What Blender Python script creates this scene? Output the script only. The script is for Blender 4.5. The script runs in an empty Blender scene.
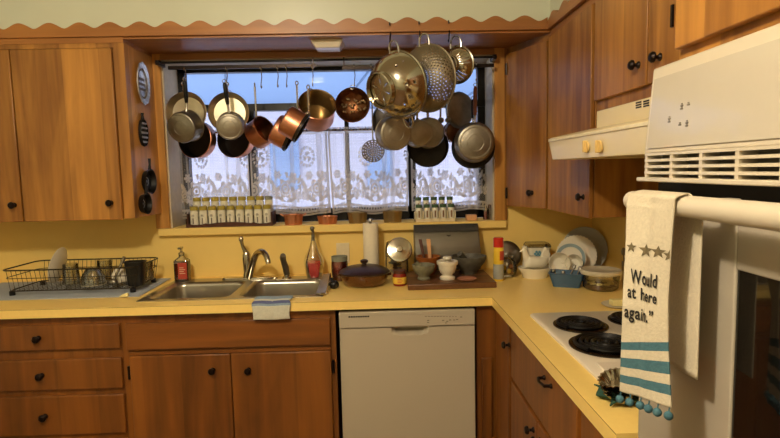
import bpy, math, random
from mathutils import Vector, Matrix
random.seed(7)
PI = math.pi
scene = bpy.context.scene
COL = scene.collection
V = Vector

# ------------------------------------------------------------------ camera
FPX, YAW, PITCH, ROLL = 523.34, 0.02196, 0.09248, -0.02195
CAM = V((0, -2.888, 1.474))
_f = V((math.sin(YAW)*math.cos(PITCH), math.cos(YAW)*math.cos(PITCH), -math.sin(PITCH)))
_r0 = V((math.cos(YAW), -math.sin(YAW), 0)); _u0 = _r0.cross(_f)
_r = _r0*math.cos(ROLL) + _u0*math.sin(ROLL); _u = -_r0*math.sin(ROLL) + _u0*math.cos(ROLL)
cd = bpy.data.cameras.new('camera'); cam = bpy.data.objects.new('camera', cd); COL.objects.link(cam)
cd.sensor_fit = 'HORIZONTAL'; cd.sensor_width = 36; cd.lens = FPX/780*36; cd.clip_start = .02
mw = Matrix((( _r.x, _u.x, -_f.x, CAM.x), (_r.y, _u.y, -_f.y, CAM.y), (_r.z, _u.z, -_f.z, CAM.z), (0, 0, 0, 1)))
cam.matrix_world = mw
scene.camera = cam

def _ray(px, py): return _r*((px-390)/FPX) - _u*((py-219)/FPX) + _f
def at(px, py, y):            # point of the room seen at a pixel, on the plane y = const
    v = _ray(px, py); return CAM + v*((y-CAM.y)/v.y)
def atx(px, py, x):
    v = _ray(px, py); return CAM + v*((x-CAM.x)/v.x)
def atz(px, py, z):
    v = _ray(px, py); return CAM + v*((z-CAM.z)/v.z)

# ------------------------------------------------------------------ materials
def lin(c):
    def g(x):
        x = x/255.0
        return x/12.92 if x <= .04045 else ((x+.055)/1.055)**2.4
    return (g(c[0]), g(c[1]), g(c[2]), 1)
def newmat(name):
    m = bpy.data.materials.new(name); m.use_nodes = True
    nt = m.node_tree; b = nt.nodes['Principled BSDF']
    return m, nt, b
def mat(name, c, rough=.5, metal=0, var=.06, scale=30, bump=0, coat=0, trans=0, ior=1.45, aniso=None, emit=None, es=0):
    m, nt, b = newmat(name)
    b.inputs['Roughness'].default_value = rough; b.inputs['Metallic'].default_value = metal
    b.inputs['Coat Weight'].default_value = coat; b.inputs['Transmission Weight'].default_value = trans
    b.inputs['IOR'].default_value = ior
    tc = nt.nodes.new('ShaderNodeTexCoord'); n = nt.nodes.new('ShaderNodeTexNoise')
    n.inputs['Scale'].default_value = scale; n.inputs['Detail'].default_value = 4
    mp = nt.nodes.new('ShaderNodeMapping')
    if aniso: mp.inputs['Scale'].default_value = aniso
    nt.links.new(tc.outputs['Object'], mp.inputs['Vector']); nt.links.new(mp.outputs[0], n.inputs['Vector'])
    r = nt.nodes.new('ShaderNodeValToRGB'); L = lin(c)
    r.color_ramp.elements[0].position = .3; r.color_ramp.elements[1].position = .7
    r.color_ramp.elements[0].color = tuple(max(0, x*(1-var)) for x in L[:3])+(1,)
    r.color_ramp.elements[1].color = tuple(min(1, x*(1+var)) for x in L[:3])+(1,)
    nt.links.new(n.outputs['Fac'], r.inputs['Fac']); nt.links.new(r.outputs['Color'], b.inputs['Base Color'])
    if bump:
        bp = nt.nodes.new('ShaderNodeBump'); bp.inputs['Strength'].default_value = bump; bp.inputs['Distance'].default_value = .004
        nt.links.new(n.outputs['Fac'], bp.inputs['Height']); nt.links.new(bp.outputs[0], b.inputs['Normal'])
    if emit:
        b.inputs['Emission Color'].default_value = lin(emit); b.inputs['Emission Strength'].default_value = es
    return m
def wood(name, light, dark, axis='z', rough=.42, board=.17, coat=.06, scale=1.0, spread=.35):
    """grain along one axis, boards of slightly different tone glued side by side"""
    m, nt, b = newmat(name)
    N = nt.nodes.new; Lk = nt.links.new
    tc = N('ShaderNodeTexCoord'); mp = N('ShaderNodeMapping'); Lk(tc.outputs['Object'], mp.inputs['Vector'])
    s = [22*scale]*3; s['xyz'.index(axis)] = 1.3*scale; mp.inputs['Scale'].default_value = s
    n1 = N('ShaderNodeTexNoise'); n1.inputs['Scale'].default_value = 1; n1.inputs['Detail'].default_value = 6; n1.inputs['Distortion'].default_value = .5
    Lk(mp.outputs[0], n1.inputs['Vector'])
    mp2 = N('ShaderNodeMapping'); Lk(tc.outputs['Object'], mp2.inputs['Vector'])
    s = [5*scale]*3; s['xyz'.index(axis)] = 1.0*scale; mp2.inputs['Scale'].default_value = s
    n2 = N('ShaderNodeTexNoise'); n2.inputs['Scale'].default_value = 1; n2.inputs['Detail'].default_value = 3; n2.inputs['Distortion'].default_value = 2.0
    Lk(mp2.outputs[0], n2.inputs['Vector'])
    # boards
    sp = N('ShaderNodeSeparateXYZ'); Lk(tc.outputs['Object'], sp.inputs[0])
    ad = N('ShaderNodeMath'); ad.operation = 'ADD'
    o = [a for a in 'XYZ' if a != axis.upper()]
    Lk(sp.outputs[o[0]], ad.inputs[0]); Lk(sp.outputs[o[1]], ad.inputs[1])
    dv = N('ShaderNodeMath'); dv.operation = 'DIVIDE'; dv.inputs[1].default_value = board; Lk(ad.outputs[0], dv.inputs[0])
    fl = N('ShaderNodeMath'); fl.operation = 'FLOOR'; Lk(dv.outputs[0], fl.inputs[0])
    wn = N('ShaderNodeTexWhiteNoise'); wn.noise_dimensions = '1D'; Lk(fl.outputs[0], wn.inputs['W'])
    def madd(a, k, c):
        x = N('ShaderNodeMath'); x.operation = 'MULTIPLY_ADD'; Lk(a, x.inputs[0]); x.inputs[1].default_value = k
        if isinstance(c, float): x.inputs[2].default_value = c
        else: Lk(c, x.inputs[2])
        return x.outputs[0]
    v = madd(wn.outputs['Value'], spread, -.5*spread); v = madd(n1.outputs['Fac'], .6, v); v = madd(n2.outputs['Fac'], .55, v)
    r = N('ShaderNodeValToRGB'); r.color_ramp.elements[0].position = .3; r.color_ramp.elements[1].position = .82
    r.color_ramp.elements[0].color = lin(dark); r.color_ramp.elements[1].color = lin(light)
    Lk(v, r.inputs['Fac']); Lk(r.outputs['Color'], b.inputs['Base Color'])
    b.inputs['Roughness'].default_value = rough; b.inputs['Coat Weight'].default_value = coat; b.inputs['Coat Roughness'].default_value = .25
    bp = N('ShaderNodeBump'); bp.inputs['Strength'].default_value = .08; bp.inputs['Distance'].default_value = .002
    Lk(n1.outputs['Fac'], bp.inputs['Height']); Lk(bp.outputs[0], b.inputs['Normal'])
    return m
def thin_glass(name, tint=(255, 255, 255), gloss=.12, rough=.03, gain=.9):
    m, nt, b = newmat(name); N = nt.nodes.new; Lk = nt.links.new
    nt.nodes.remove(b); out = nt.nodes['Material Output']
    t = N('ShaderNodeBsdfTransparent'); t.inputs[0].default_value = lin(tint)
    g = N('ShaderNodeBsdfGlossy'); g.inputs['Roughness'].default_value = rough
    lw = N('ShaderNodeLayerWeight'); lw.inputs['Blend'].default_value = .35
    n = N('ShaderNodeTexNoise'); n.inputs['Scale'].default_value = 9
    ma = N('ShaderNodeMath'); ma.operation = 'MULTIPLY_ADD'; Lk(lw.outputs['Fresnel'], ma.inputs[0]); ma.inputs[1].default_value = gain; ma.inputs[2].default_value = gloss*.5
    mb = N('ShaderNodeMath'); mb.operation = 'MULTIPLY_ADD'; Lk(n.outputs['Fac'], mb.inputs[0]); mb.inputs[1].default_value = gloss*.4; Lk(ma.outputs[0], mb.inputs[2])
    mx = N('ShaderNodeMixShader'); Lk(mb.outputs[0], mx.inputs[0]); Lk(t.outputs[0], mx.inputs[1]); Lk(g.outputs[0], mx.inputs[2])
    Lk(mx.outputs[0], out.inputs['Surface'])
    return m

M = {}
WL, WD = (208, 147, 66), (124, 77, 28)
M['wood'] = wood('varnished_wood', WL, WD, 'z')
M['woodx'] = wood('varnished_wood_lengthwise', (182, 122, 58), (132, 80, 34), 'x', board=5, spread=.1)
M['woody'] = wood('varnished_wood_crosswise', (178, 118, 56), (128, 78, 34), 'y', board=5, spread=.1)
M['woodlow'] = wood('varnished_wood_shaded', (150, 90, 32), (94, 52, 15), 'z', spread=.3)  # upper cabinet wood with the light falloff below darkened into its colour
M['woodshadex'] = wood('varnished_wood_shaded_rail', (146, 86, 30), (94, 52, 16), 'x', board=5, spread=.1)  # lengthwise grain, same shade put into the colour
M['gap'] = mat('dark_reddish_gap', (58, 22, 12), .7)
M['wall'] = mat('yellow_wall_paint', (242, 208, 120), .55, var=.03, scale=6, bump=.05)
M['cream'] = mat('pale_green_cream_paint', (204, 207, 184), .35, var=.02, scale=5, coat=.2)
M['ceil'] = mat('ceiling_paint', (232, 226, 208), .8, var=.02)
M['floor'] = mat('brown_floor', (128, 96, 64), .5, var=.15, scale=8)
M['counter'] = mat('yellow_laminate', (254, 218, 128), .33, var=.025, scale=60, coat=.2)
M['seam'] = mat('laminate_seam', (150, 116, 58), .6)
M['black'] = mat('black_metal', (14, 13, 13), .4, .3)
M['iron'] = mat('cast_iron', (26, 24, 23), .5, .5, var=.2, scale=80, bump=.2)
M['bronze'] = mat('dark_bronze', (34, 24, 20), .35, .7)
M['white'] = mat('white_enamel', (232, 220, 198), .3, var=.015, scale=4, coat=.3)
M['almond'] = mat('almond_enamel', (240, 222, 178), .32, var=.015, scale=4, coat=.3)
M['almond_k'] = mat('almond_plastic_knob', (226, 192, 120), .4)
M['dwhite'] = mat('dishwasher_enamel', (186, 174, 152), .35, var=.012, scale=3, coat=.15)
M['greym'] = mat('grey_print', (120, 112, 100), .6)
M['lgrey'] = mat('light_grey_print', (176, 166, 148), .6)
M['ink'] = mat('black_ink', (34, 32, 30), .8)
M['steel'] = mat('brushed_steel', (196, 190, 180), .26, 1, var=.08, scale=40, aniso=(1, 1, 6))
M['steelp'] = mat('polished_steel', (184, 176, 160), .16, 1, var=.06, scale=8)
M['steelw'] = mat('warm_worn_steel', (204, 192, 168), .3, 1, var=.14, scale=14, bump=.05)
M['steeld'] = mat('dull_pan_steel', (146, 139, 126), .4, 1, var=.12, scale=30)
M['alum'] = mat('matt_aluminium', (160, 152, 136), .45, .9, var=.1, scale=20)
M['alumd'] = mat('dull_worn_aluminium', (134, 122, 100), .5, .8, var=.1, scale=20)
M['rackwire'] = mat('brown_black_wire', (62, 54, 42), .4, .6)
M['sink'] = mat('sink_steel', (182, 176, 164), .28, 1, var=.1, scale=12, aniso=(1, 8, 1))
M['copper'] = mat('copper', (212, 144, 112), .36, 1, var=.12, scale=20)
M['copperd'] = mat('tarnished_copper', (128, 86, 58), .34, 1, var=.22, scale=26, bump=.1)
M['brass'] = mat('tinned_brass_inside', (164, 144, 110), .28, 1, var=.15, scale=20)
M['darkpan'] = mat('dark_pan_inside', (44, 36, 30), .38, .5, var=.25, scale=20)
M['hwood'] = mat('brown_wood_handle', (84, 42, 24), .4, var=.15, scale=30, aniso=(1, 1, .2))
M['hwoodl'] = mat('red_brown_wood_handle', (124, 66, 36), .4, var=.15, scale=30, aniso=(1, 1, .2))
M['rack'] = mat('dark_spice_rack_wood', (74, 38, 22), .5, var=.15)
M['porc'] = mat('white_porcelain', (236, 228, 208), .22, var=.015, coat=.4)
M['milk'] = mat('milk_glass', (240, 232, 208), .2, var=.015, coat=.5)
M['bluerim'] = mat('pale_blue_glaze', (150, 170, 176), .25, coat=.4)
M['greyglaze'] = mat('grey_glaze', (168, 168, 160), .25, coat=.4)
M['blued'] = mat('blue_glaze', (44, 84, 116), .22, coat=.5)
M['blueprint'] = mat('turquoise_print', (110, 158, 172), .4)
M['glass'] = thin_glass('clear_glass', (246, 246, 240), .16)
M['pane'] = thin_glass('window_glass', (250, 252, 255), .0, gain=.02)
M['aglass'] = mat('amber_glass', (110, 60, 20), .2, var=.1, trans=.35, coat=.5)
M['aglassd'] = mat('dark_amber_lid_glass', (50, 28, 18), .38, var=.1, trans=.1, coat=0)
M['redliq'] = mat('red_liquid', (244, 96, 96), .12, trans=.35, ior=1.33)
M['redjar'] = mat('red_jar_contents', (148, 40, 30), .15, trans=.15, coat=.4)
M['brownliq'] = mat('brown_liquid_soap', (110, 40, 18), .12, trans=.3, coat=.4)
M['redlab'] = mat('red_label', (188, 70, 50), .5)
M['yellab'] = mat('yellow_label', (226, 186, 66), .5)
M['creamlab'] = mat('cream_label', (222, 206, 168), .6)
M['redcap'] = mat('red_plastic', (196, 36, 24), .3, coat=.3)
M['yelcan'] = mat('yellow_printed_can', (232, 190, 50), .3, coat=.3)
M['paper'] = mat('paper_towel', (236, 222, 194), .9, var=.03, scale=60, bump=.15)
M['cloth'] = mat('cream_linen', (200, 188, 164), .95, var=.06, scale=220, bump=.3)
M['teal'] = mat('teal_woven_stripe', (66, 104, 116), .95, var=.12, scale=220, bump=.3)
M['print'] = mat('olive_brown_print', (104, 92, 66), .95, var=.2, scale=160)
M['dishw'] = mat('dish_cloth_white', (206, 204, 188), .95, var=.06, scale=120, bump=.3)
M['dishb'] = mat('dish_cloth_blue', (138, 158, 176), .95, var=.08, scale=120, bump=.3)
M['dishp'] = mat('dish_cloth_indigo', (92, 98, 140), .95, var=.08, scale=120, bump=.3)
M['mat'] = mat('blue_grey_drying_mat', (168, 176, 186), .9, var=.05, scale=150, bump=.25)
M['plastic_clear'] = thin_glass('clear_plastic', (230, 228, 220), .25, .15)
M['blackp'] = mat('black_plastic', (24, 22, 22), .35)
M['stone'] = mat('grey_green_stone', (120, 116, 92), .55, var=.18, scale=60)
M['dstone'] = mat('dark_stone', (84, 80, 68), .5, var=.25, scale=50, bump=.1)
M['marble'] = mat('white_marble', (228, 218, 196), .3, var=.05, scale=16, coat=.3)
M['terra'] = mat('brown_glazed_bowl', (150, 82, 34), .3, var=.12, coat=.3)
M['bamboo'] = mat('pale_wood_tool', (214, 160, 110), .6, var=.1, scale=30)
M['board'] = wood('cutting_board_wood', (128, 84, 46), (72, 42, 22), 'x', board=.05, spread=.3)
M['breadbox'] = mat('bread_box_steel', (134, 130, 122), .3, 1, var=.1, scale=10, aniso=(.3, 1, 3))
M['pink'] = mat('pinkish_clay_dish', (168, 112, 86), .5)
M['olivelid'] = mat('olive_yellow_lid', (170, 152, 62), .5)
M['greenlid'] = mat('dark_green_lid', (62, 88, 60), .5)
M['greylid'] = mat('grey_lid', (128, 128, 112), .5)
M['spicejar'] = mat('white_spice_jar', (228, 222, 202), .3, coat=.3)
M['spicew'] = mat('cream_rack', (226, 210, 174), .4)
M['spicefill'] = mat('brown_spice', (122, 84, 50), .7, var=.3, scale=90)
M['coil'] = mat('black_burner_coil', (20, 19, 19), .45, .3)
M['drip'] = mat('dark_drip_pan', (66, 60, 52), .25, .9)
M['green'] = mat('dark_green_fabric', (38, 74, 62), .9, var=.15, scale=120, bump=.3)
M['butter'] = mat('butter', (240, 222, 150), .5)
M['ovenglass'] = mat('black_oven_glass', (12, 11, 10), .08, coat=.8)
M['rope'] = mat('silver_plate', (190, 190, 186), .35, .6, var=.35, scale=70, bump=.3)
M['exthouse'] = mat('pale_lilac_siding', (226, 216, 226), .8, var=.03)
M['extblue'] = mat('blue_window_outside', (158, 178, 214), .5)
M['ovenw'] = mat('oven_white_enamel', (206, 194, 172), .3, var=.01, coat=.3)
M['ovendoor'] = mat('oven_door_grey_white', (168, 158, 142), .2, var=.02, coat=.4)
M['skim'] = mat('dull_perforated_metal', (104, 92, 74), .5, .6)
M['extground'] = mat('outside_ground', (120, 124, 116), .9)

# ------------------------------------------------------------------ mesh builder
def align(z, x=None, o=(0, 0, 0)):
    z = V(z).normalized(); x = V(x) if x else (V((0, 0, 1)) if abs(z.z) < .9 else V((1, 0, 0)))
    x = (x - z*x.dot(z)).normalized(); y = z.cross(x)
    return Matrix(((x.x, y.x, z.x, o[0]), (x.y, y.y, z.y, o[1]), (x.z, y.z, z.z, o[2]), (0, 0, 0, 1)))
I4 = Matrix.Identity(4)
class MB:
    def __init__(s): s.v = []; s.f = []; s.mi = []; s.cur = 0
    def add(s, vs, fs, Mx=None):
        o = len(s.v); s.v += [(Mx @ V(v)) if Mx else V(v) for v in vs]
        s.f += [tuple(o+i for i in f) for f in fs]; s.mi += [s.cur]*len(fs); return s
    def box(s, a, b, Mx=None):
        x0, y0, z0 = [min(p, q) for p, q in zip(a, b)]; x1, y1, z1 = [max(p, q) for p, q in zip(a, b)]
        vs = [(x0,y0,z0),(x1,y0,z0),(x1,y1,z0),(x0,y1,z0),(x0,y0,z1),(x1,y0,z1),(x1,y1,z1),(x0,y1,z1)]
        return s.add(vs, [(0,3,2,1),(4,5,6,7),(0,1,5,4),(1,2,6,5),(2,3,7,6),(3,0,4,7)], Mx)
    def hexa(s, p, Mx=None):      # 8 corners, bottom 4 then top 4
        return s.add(p, [(0,3,2,1),(4,5,6,7),(0,1,5,4),(1,2,6,5),(2,3,7,6),(3,0,4,7)], Mx)
    def lathe(s, prof, n=32, Mx=None, sx=1, sy=1, skip=None, wob=None):
        vs = []; idx = []
        for k, (r, z) in enumerate(prof):
            if r < 1e-6: idx.append([len(vs)]*n); vs.append((0, 0, z))
            else:
                idx.append(list(range(len(vs), len(vs)+n)))
                for i in range(n):
                    a = 2*PI*i/n; rr = r*(wob(a, k) if wob else 1)
                    vs.append((rr*math.cos(a)*sx, rr*math.sin(a)*sy, z))
        fs = []
        for k in range(len(prof)-1):
            A, B = idx[k], idx[k+1]
            for i in range(n):
                if skip and skip(k, i): continue
                j = (i+1) % n; q = []
                for t in (A[i], A[j], B[j], B[i]):
                    if t not in q: q.append(t)
                if len(q) > 2: fs.append(tuple(q))
        return s.add(vs, fs, Mx)
    def cyl(s, a, b, r, r2=None, n=16):
        a = V(a); b = V(b); L = (b-a).length; r2 = r if r2 is None else r2
        return s.lathe([(0, 0), (r, 0), (r2, L), (0, L)], n, align(b-a, None, a))
    def ball(s, c, r, n=16, sz=(1, 1, 1), Mx=None):
        k = max(6, n//2)
        T = Matrix.Translation(V(c)) @ Matrix.Diagonal((sz[0], sz[1], sz[2], 1))
        if Mx: T = Mx @ T
        return s.lathe([(r*math.sin(PI*i/k), -r*math.cos(PI*i/k)) for i in range(k+1)], n, T)
    def tube(s, pts, r, n=8, closed=False, caps=True):
        pts = [V(p) for p in pts]; m = len(pts)
        rs = r if isinstance(r, (list, tuple)) else [r]*m
        tang = []
        for i in range(m):
            if closed: t = pts[(i+1) % m]-pts[i-1]
            else: t = pts[min(i+1, m-1)]-pts[max(i-1, 0)]
            tang.append(t.normalized())
        x = tang[0].orthogonal().normalized(); vs = []
        for i in range(m):
            t = tang[i]; x = (x - t*x.dot(t)); x = x.normalized() if x.length > 1e-6 else t.orthogonal().normalized(); y = t.cross(x)
            for k in range(n):
                a = 2*PI*k/n; vs.append(pts[i]+(x*math.cos(a)+y*math.sin(a))*rs[i])
        fs = []
        for i in range(m if closed else m-1):
            i2 = (i+1) % m
            for k in range(n): k2 = (k+1) % n; fs.append((i*n+k, i*n+k2, i2*n+k2, i2*n+k))
        if not closed and caps: fs.append(tuple(range(n-1, -1, -1))); fs.append(tuple((m-1)*n+k for k in range(n)))
        return s.add(vs, fs)
    def prism(s, poly, h0, h1, Mx=None):      # polygon in local xy pushed out along z
        n = len(poly); vs = [(x, y, h0) for x, y in poly]+[(x, y, h1) for x, y in poly]
        fs = [tuple(range(n-1, -1, -1)), tuple(range(n, 2*n))]+[(i, (i+1) % n, n+(i+1) % n, n+i) for i in range(n)]
        return s.add(vs, fs, Mx)
    def loft(s, rings, cap=True, Mx=None):
        n = len(rings[0]); vs = [p for r in rings for p in r]; fs = []
        for i in range(len(rings)-1):
            for k in range(n): k2 = (k+1) % n; fs.append((i*n+k, i*n+k2, (i+1)*n+k2, (i+1)*n+k))
        if cap: fs.append(tuple(range(n-1, -1, -1))); fs.append(tuple((len(rings)-1)*n+k for k in range(n)))
        return s.add(vs, fs, Mx)
    def grid(s, fn, nu, nv):
        vs = [fn(i/nu, j/nv) for j in range(nv+1) for i in range(nu+1)]
        w = nu+1; fs = [(j*w+i, j*w+i+1, (j+1)*w+i+1, (j+1)*w+i) for j in range(nv) for i in range(nu)]
        return s.add(vs, fs)
    def build(s, name, m, parent=None, bevel=0, smooth=True, world=False, solid=0, seg=2, label=None):
        me = bpy.data.meshes.new(name)
        off = parent.matrix_world.translation if (parent is not None and world) else V((0, 0, 0))
        if parent is not None and world:
            q = parent
            off = V((0, 0, 0))
            while q is not None: off = off + q.location; q = q.parent
        me.from_pydata([tuple(v-off) for v in s.v], [], s.f); me.update()
        ms = m if isinstance(m, (list, tuple)) else [m]
        for x in ms: me.materials.append(M[x] if isinstance(x, str) else x)
        if len(ms) > 1: me.polygons.foreach_set('material_index', s.mi)
        import bmesh
        bm = bmesh.new(); bm.from_mesh(me); bmesh.ops.recalc_face_normals(bm, faces=bm.faces); bm.to_mesh(me); bm.free()
        if smooth:
            me.polygons.foreach_set('use_smooth', [True]*len(me.polygons)); me.set_sharp_from_angle(angle=math.radians(38))
        o = bpy.data.objects.new(name, me); COL.objects.link(o)
        if parent is not None: o.parent = parent
        if solid: d = o.modifiers.new('thickness', 'SOLIDIFY'); d.thickness = solid; d.offset = 0
        if bevel:
            d = o.modifiers.new('bevel', 'BEVEL'); d.width = bevel; d.segments = seg; d.limit_method = 'ANGLE'; d.angle_limit = math.radians(40)
            d.harden_normals = False
        if label: o['label'] = label
        return o
def bx(a, b): return MB().box(a, b)
def tag(o, label, cat, group=None):
    o['label'] = label; o['category'] = cat
    if group: o['group'] = group
    return o
def thing(name, label, cat, loc=(0, 0, 0), group=None, Mx=None):
    o = bpy.data.objects.new(name, None); o.empty_display_size = .05; COL.objects.link(o)
    if Mx is not None: o.matrix_world = Mx
    else: o.location = loc
    return tag(o, label, cat, group)
def struct(o): o['kind'] = 'structure'; return o
def copy_tree(o, parent=None):
    c = o.copy(); COL.objects.link(c); c.parent = parent
    for ch in list(o.children): copy_tree(ch, c)
    return c
def arc(c, r, a0, a1, n, ux, uy):
    return [V(c)+V(ux)*r*math.cos(a0+(a1-a0)*i/n)+V(uy)*r*math.sin(a0+(a1-a0)*i/n) for i in range(n+1)]
LAMP, LCOL, SKY, EXPO = 100, (1, .86, .65), 5.0, 0.0
# ================================================================== THE ROOM
RX, LX, BY, CZ = 1.194, -2.45, -4.3, 2.62
CT = .91; CF = -.635; CX = .491            # countertop height and its two front edges
WX0, WX1, WZ0, WZ1 = -1.14, .644, 1.185, 2.085   # window opening
UF = -.33; UX = .85; UB = 1.27; SO = 2.13        # upper cabinet fronts, underside, soffit height
struct(bx((LX, BY, -.05), (RX, .0, 0)).build('floor', 'floor'))
struct(bx((LX, BY, CZ), (RX, .0, CZ+.06)).build('ceiling', 'ceil'))
w = MB(); w.box((LX-.1, 0, -.05), (WX0, .16, CZ+.06)); w.box((WX1, 0, -.05), (RX+.12, .16, CZ+.06))
w.box((WX0, 0, -.05), (WX1, .16, WZ0-.04)); w.box((WX0, 0, WZ1), (WX1, .16, CZ+.06))
struct(w.build('wall_back', 'wall'))
struct(bx((RX, BY, -.05), (RX+.12, 0, CZ+.06)).build('wall_right', 'wall'))
struct(bx((LX-.1, BY, -.05), (LX, 0, CZ+.06)).build('wall_left', 'cream'))
struct(bx((LX-.1, BY-.1, -.05), (RX+.12, BY, CZ+.06)).build('wall_front', 'cream'))
# soffit above the cupboards: one L shaped box
s = MB(); s.box((LX, UF, SO+.004), (RX, 0, CZ)); s.box((UX-.008, -2.75, SO+.004), (RX, UF, CZ))
struct(s.build('wall_soffit', 'cream'))
s = MB(); s.box((-1.18, UF, SO-.014), (UX-.008, 0, SO+.003)); struct(s.build('trim_1', 'woodx'))       # wooden underside over the window
# scalloped board along the soffit
def wave(u): return .034+.027*(.5+.5*math.cos(2*PI*u/.1390))**.8
ph = at(199.5, 22, UF-.018).x
pts = []; n = 420; x0, x1 = LX, UX-.026
for i in range(n+1):
    x = x0+(x1-x0)*i/n; pts.append((x, SO+wave(x-ph)))
b = MB(); b.prism([(x0, SO-.004)]+[(x1, SO-.004)]+pts[::-1], 0, .018, Matrix(((1, 0, 0, 0), (0, 0, -1, UF), (0, 1, 0, 0), (0, 0, 0, 1))))
struct(b.build('trim_2', 'woodx', smooth=False))
pts = []; y0, y1 = UF, -2.75
for i in range(n+1):
    y = y0+(y1-y0)*i/n; pts.append((y, SO+wave(y-UF-.05)))
b = MB(); b.prism([(y0-.0, SO-.004)]+[(y1, SO-.004)]+pts[::-1], 0, .018, Matrix(((0, 0, -1, UX-.008), (1, 0, 0, 0), (0, 1, 0, 0), (0, 0, 0, 1))))
struct(b.build('trim_3', 'woody', smooth=False))

# window casing, ledge, jambs
c = MB(); c.box((-1.215, -.018, WZ0), (WX0, 0, WZ1+.05)); c.box((WX1, -.018, WZ0), (.714, 0, WZ1+.05)); 
struct(c.build('trim_4', 'wood', bevel=.003))
c = MB(); c.box((WX0, -.019, WZ1), (WX1, 0, SO-.014)); struct(c.build('trim_5', 'woodx', bevel=.002))
c = MB(); c.box((-1.20, -.035, WZ0-.04), (.704, .2, WZ0)); struct(c.build('trim_6', 'wall', bevel=.003))
M['jamb'] = mat('pale_jamb_paint', (196, 182, 156), .6)
c = MB(); c.box((WX0, 0, WZ0), (WX0+.008, .2, WZ1)); c.box((WX1-.008, 0, WZ0), (WX1, .2, WZ1)); c.box((WX0, 0, WZ1-.008), (WX1, .2, WZ1))
struct(c.build('trim_7', 'jamb'))
WY = .2
win = bpy.data.objects.new('window_1', None); COL.objects.link(win); win.location = (0, WY, WZ0); win['kind'] = 'structure'
f = MB(); X0, X1, Z0, Z1 = WX0, WX1, WZ0, WZ1
f.box((X0, WY, Z0), (X1, WY+.05, Z0+.075)); f.box((X0, WY, Z1-.03), (X1, WY+.05, Z1)); f.box((X0, WY, Z0), (X0+.045, WY+.05, Z1)); f.box((X1-.05, WY, Z0), (X1, WY+.05, Z1))
zr = at(275, 107, WY).z
xe = at(346, 110, WY).x; xe2 = at(411, 110, WY).x
for (px, hw, zt_) in ((250, .022, zr), (346, .012, zr), (411, .022, Z1)):
    xm = at(px, 110, WY).x; f.box((xm-hw, WY, Z0), (xm+hw, WY+.05, zt_))
f.box((X0, WY-.005, zr-.02), (xe+.012, WY+.05, zr+.02)); f.box((xe2, WY-.005, zr-.02), (X1, WY+.05, zr+.02))
f.build('window_frame', 'black', win, world=True)
bx((X0+.03, WY+.024, Z0+.03), (X1-.03, WY+.028, Z1-.02)).build('window_pane', 'pane', win, world=True)

# outside: neighbouring house, patio roof, ground
g = bx((-9, .3, -.6), (9, 12, -.5)).build('ground_outside', 'extground'); struct(g)
HY = 3.4
def siding():
    m = MB(); z = -.5
    m.box((-6, HY, -.5), (6, HY+.2, 2.32))
    while z < 2.3:
        m.hexa([(-6, HY-.02, z), (6, HY-.02, z), (6, HY, z), (-6, HY, z), (-6, HY-.004, z+.13), (6, HY-.004, z+.13), (6, HY, z+.13), (-6, HY, z+.13)]); z += .13
    return m
nh = thing('neighbouring_house', 'pale lilac sided house wall seen outside through the lace curtains', 'house', (0, HY, -.5))
siding().build('wall', 'exthouse', nh, world=True)
for (pa, pb, qa, qb) in ((272, 298, 124, 190), (368, 392, 146, 188)):
    a = at(pa, qb, HY-.03); b_ = at(pb, qa, HY-.03)
    w_ = bx((a.x, HY-.06, a.z), (b_.x, HY-.02, b_.z)).build('window', 'extblue', nh, world=True)
M['polyc'] = None
m, nt, b = newmat('blue_roof_sheet'); nt.nodes.remove(b)
t = nt.nodes.new('ShaderNodeBsdfTranslucent'); d = nt.nodes.new('ShaderNodeBsdfDiffuse'); mx = nt.nodes.new('ShaderNodeMixShader')
nz = nt.nodes.new('ShaderNodeTexNoise'); nz.inputs['Scale'].default_value = 1.2
cr = nt.nodes.new('ShaderNodeValToRGB'); cr.color_ramp.elements[0].color = lin((158, 170, 190)); cr.color_ramp.elements[1].color = lin((170, 182, 198))
nt.links.new(nz.outputs['Fac'], cr.inputs['Fac']); nt.links.new(cr.outputs[0], t.inputs[0]); nt.links.new(cr.outputs[0], d.inputs[0])
mx.inputs[0].default_value = .25; nt.links.new(t.outputs[0], mx.inputs[1]); nt.links.new(d.outputs[0], mx.inputs[2])
nt.links.new(mx.outputs[0], nt.nodes['Material Output'].inputs['Surface']); M['polyc'] = m
pr = thing('patio_roof', 'translucent blue patio roof sheet with thin rafters outside above window', 'roof', (0, .3, 2.5))
r_ = MB(); r_.add([(-5, .32, 2.62), (5, .32, 2.62), (5, 3.6, 2.18), (-5, 3.6, 2.18)], [(0, 1, 2, 3)]); r_.build('roof_sheet', 'polyc', pr, world=True, solid=.006)
M['rafter'] = mat('blue_grey_rafter', (120, 140, 170), .6)
for i in range(7):
    x = -3.6+i*1.3+.1
    r_ = MB(); r_.tube([(x, .34, 2.60), (x-.9, 3.58, 2.165)], .012, 6); r_.build('rafter', 'rafter', pr, world=True)

# ================================================================== CUPBOARDS
def knob(p, dirv, parent, r=.016):
    k = MB(); k.lathe([(0, 0), (r*.75, 0), (r*.7, .003), (r*.35, .008), (r*.35, .016), (r, .020), (r*1.02, .025), (r*.7, .031), (0, .033)], 16, align(dirv, None, p))
    return k.build('knob', 'bronze', parent, world=True)
def hinge(p, parent, ax='x'):
    h = MB(); h.box((p[0]-.006, p[1]-.006, p[2]-.028), (p[0]+.006, p[1]+.004, p[2]+.028)); h.cyl((p[0], p[1]-.006, p[2]-.03), (p[0], p[1]-.006, p[2]+.03), .005, n=8)
    return h.build('hinge', 'bronze', parent, world=True)
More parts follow.
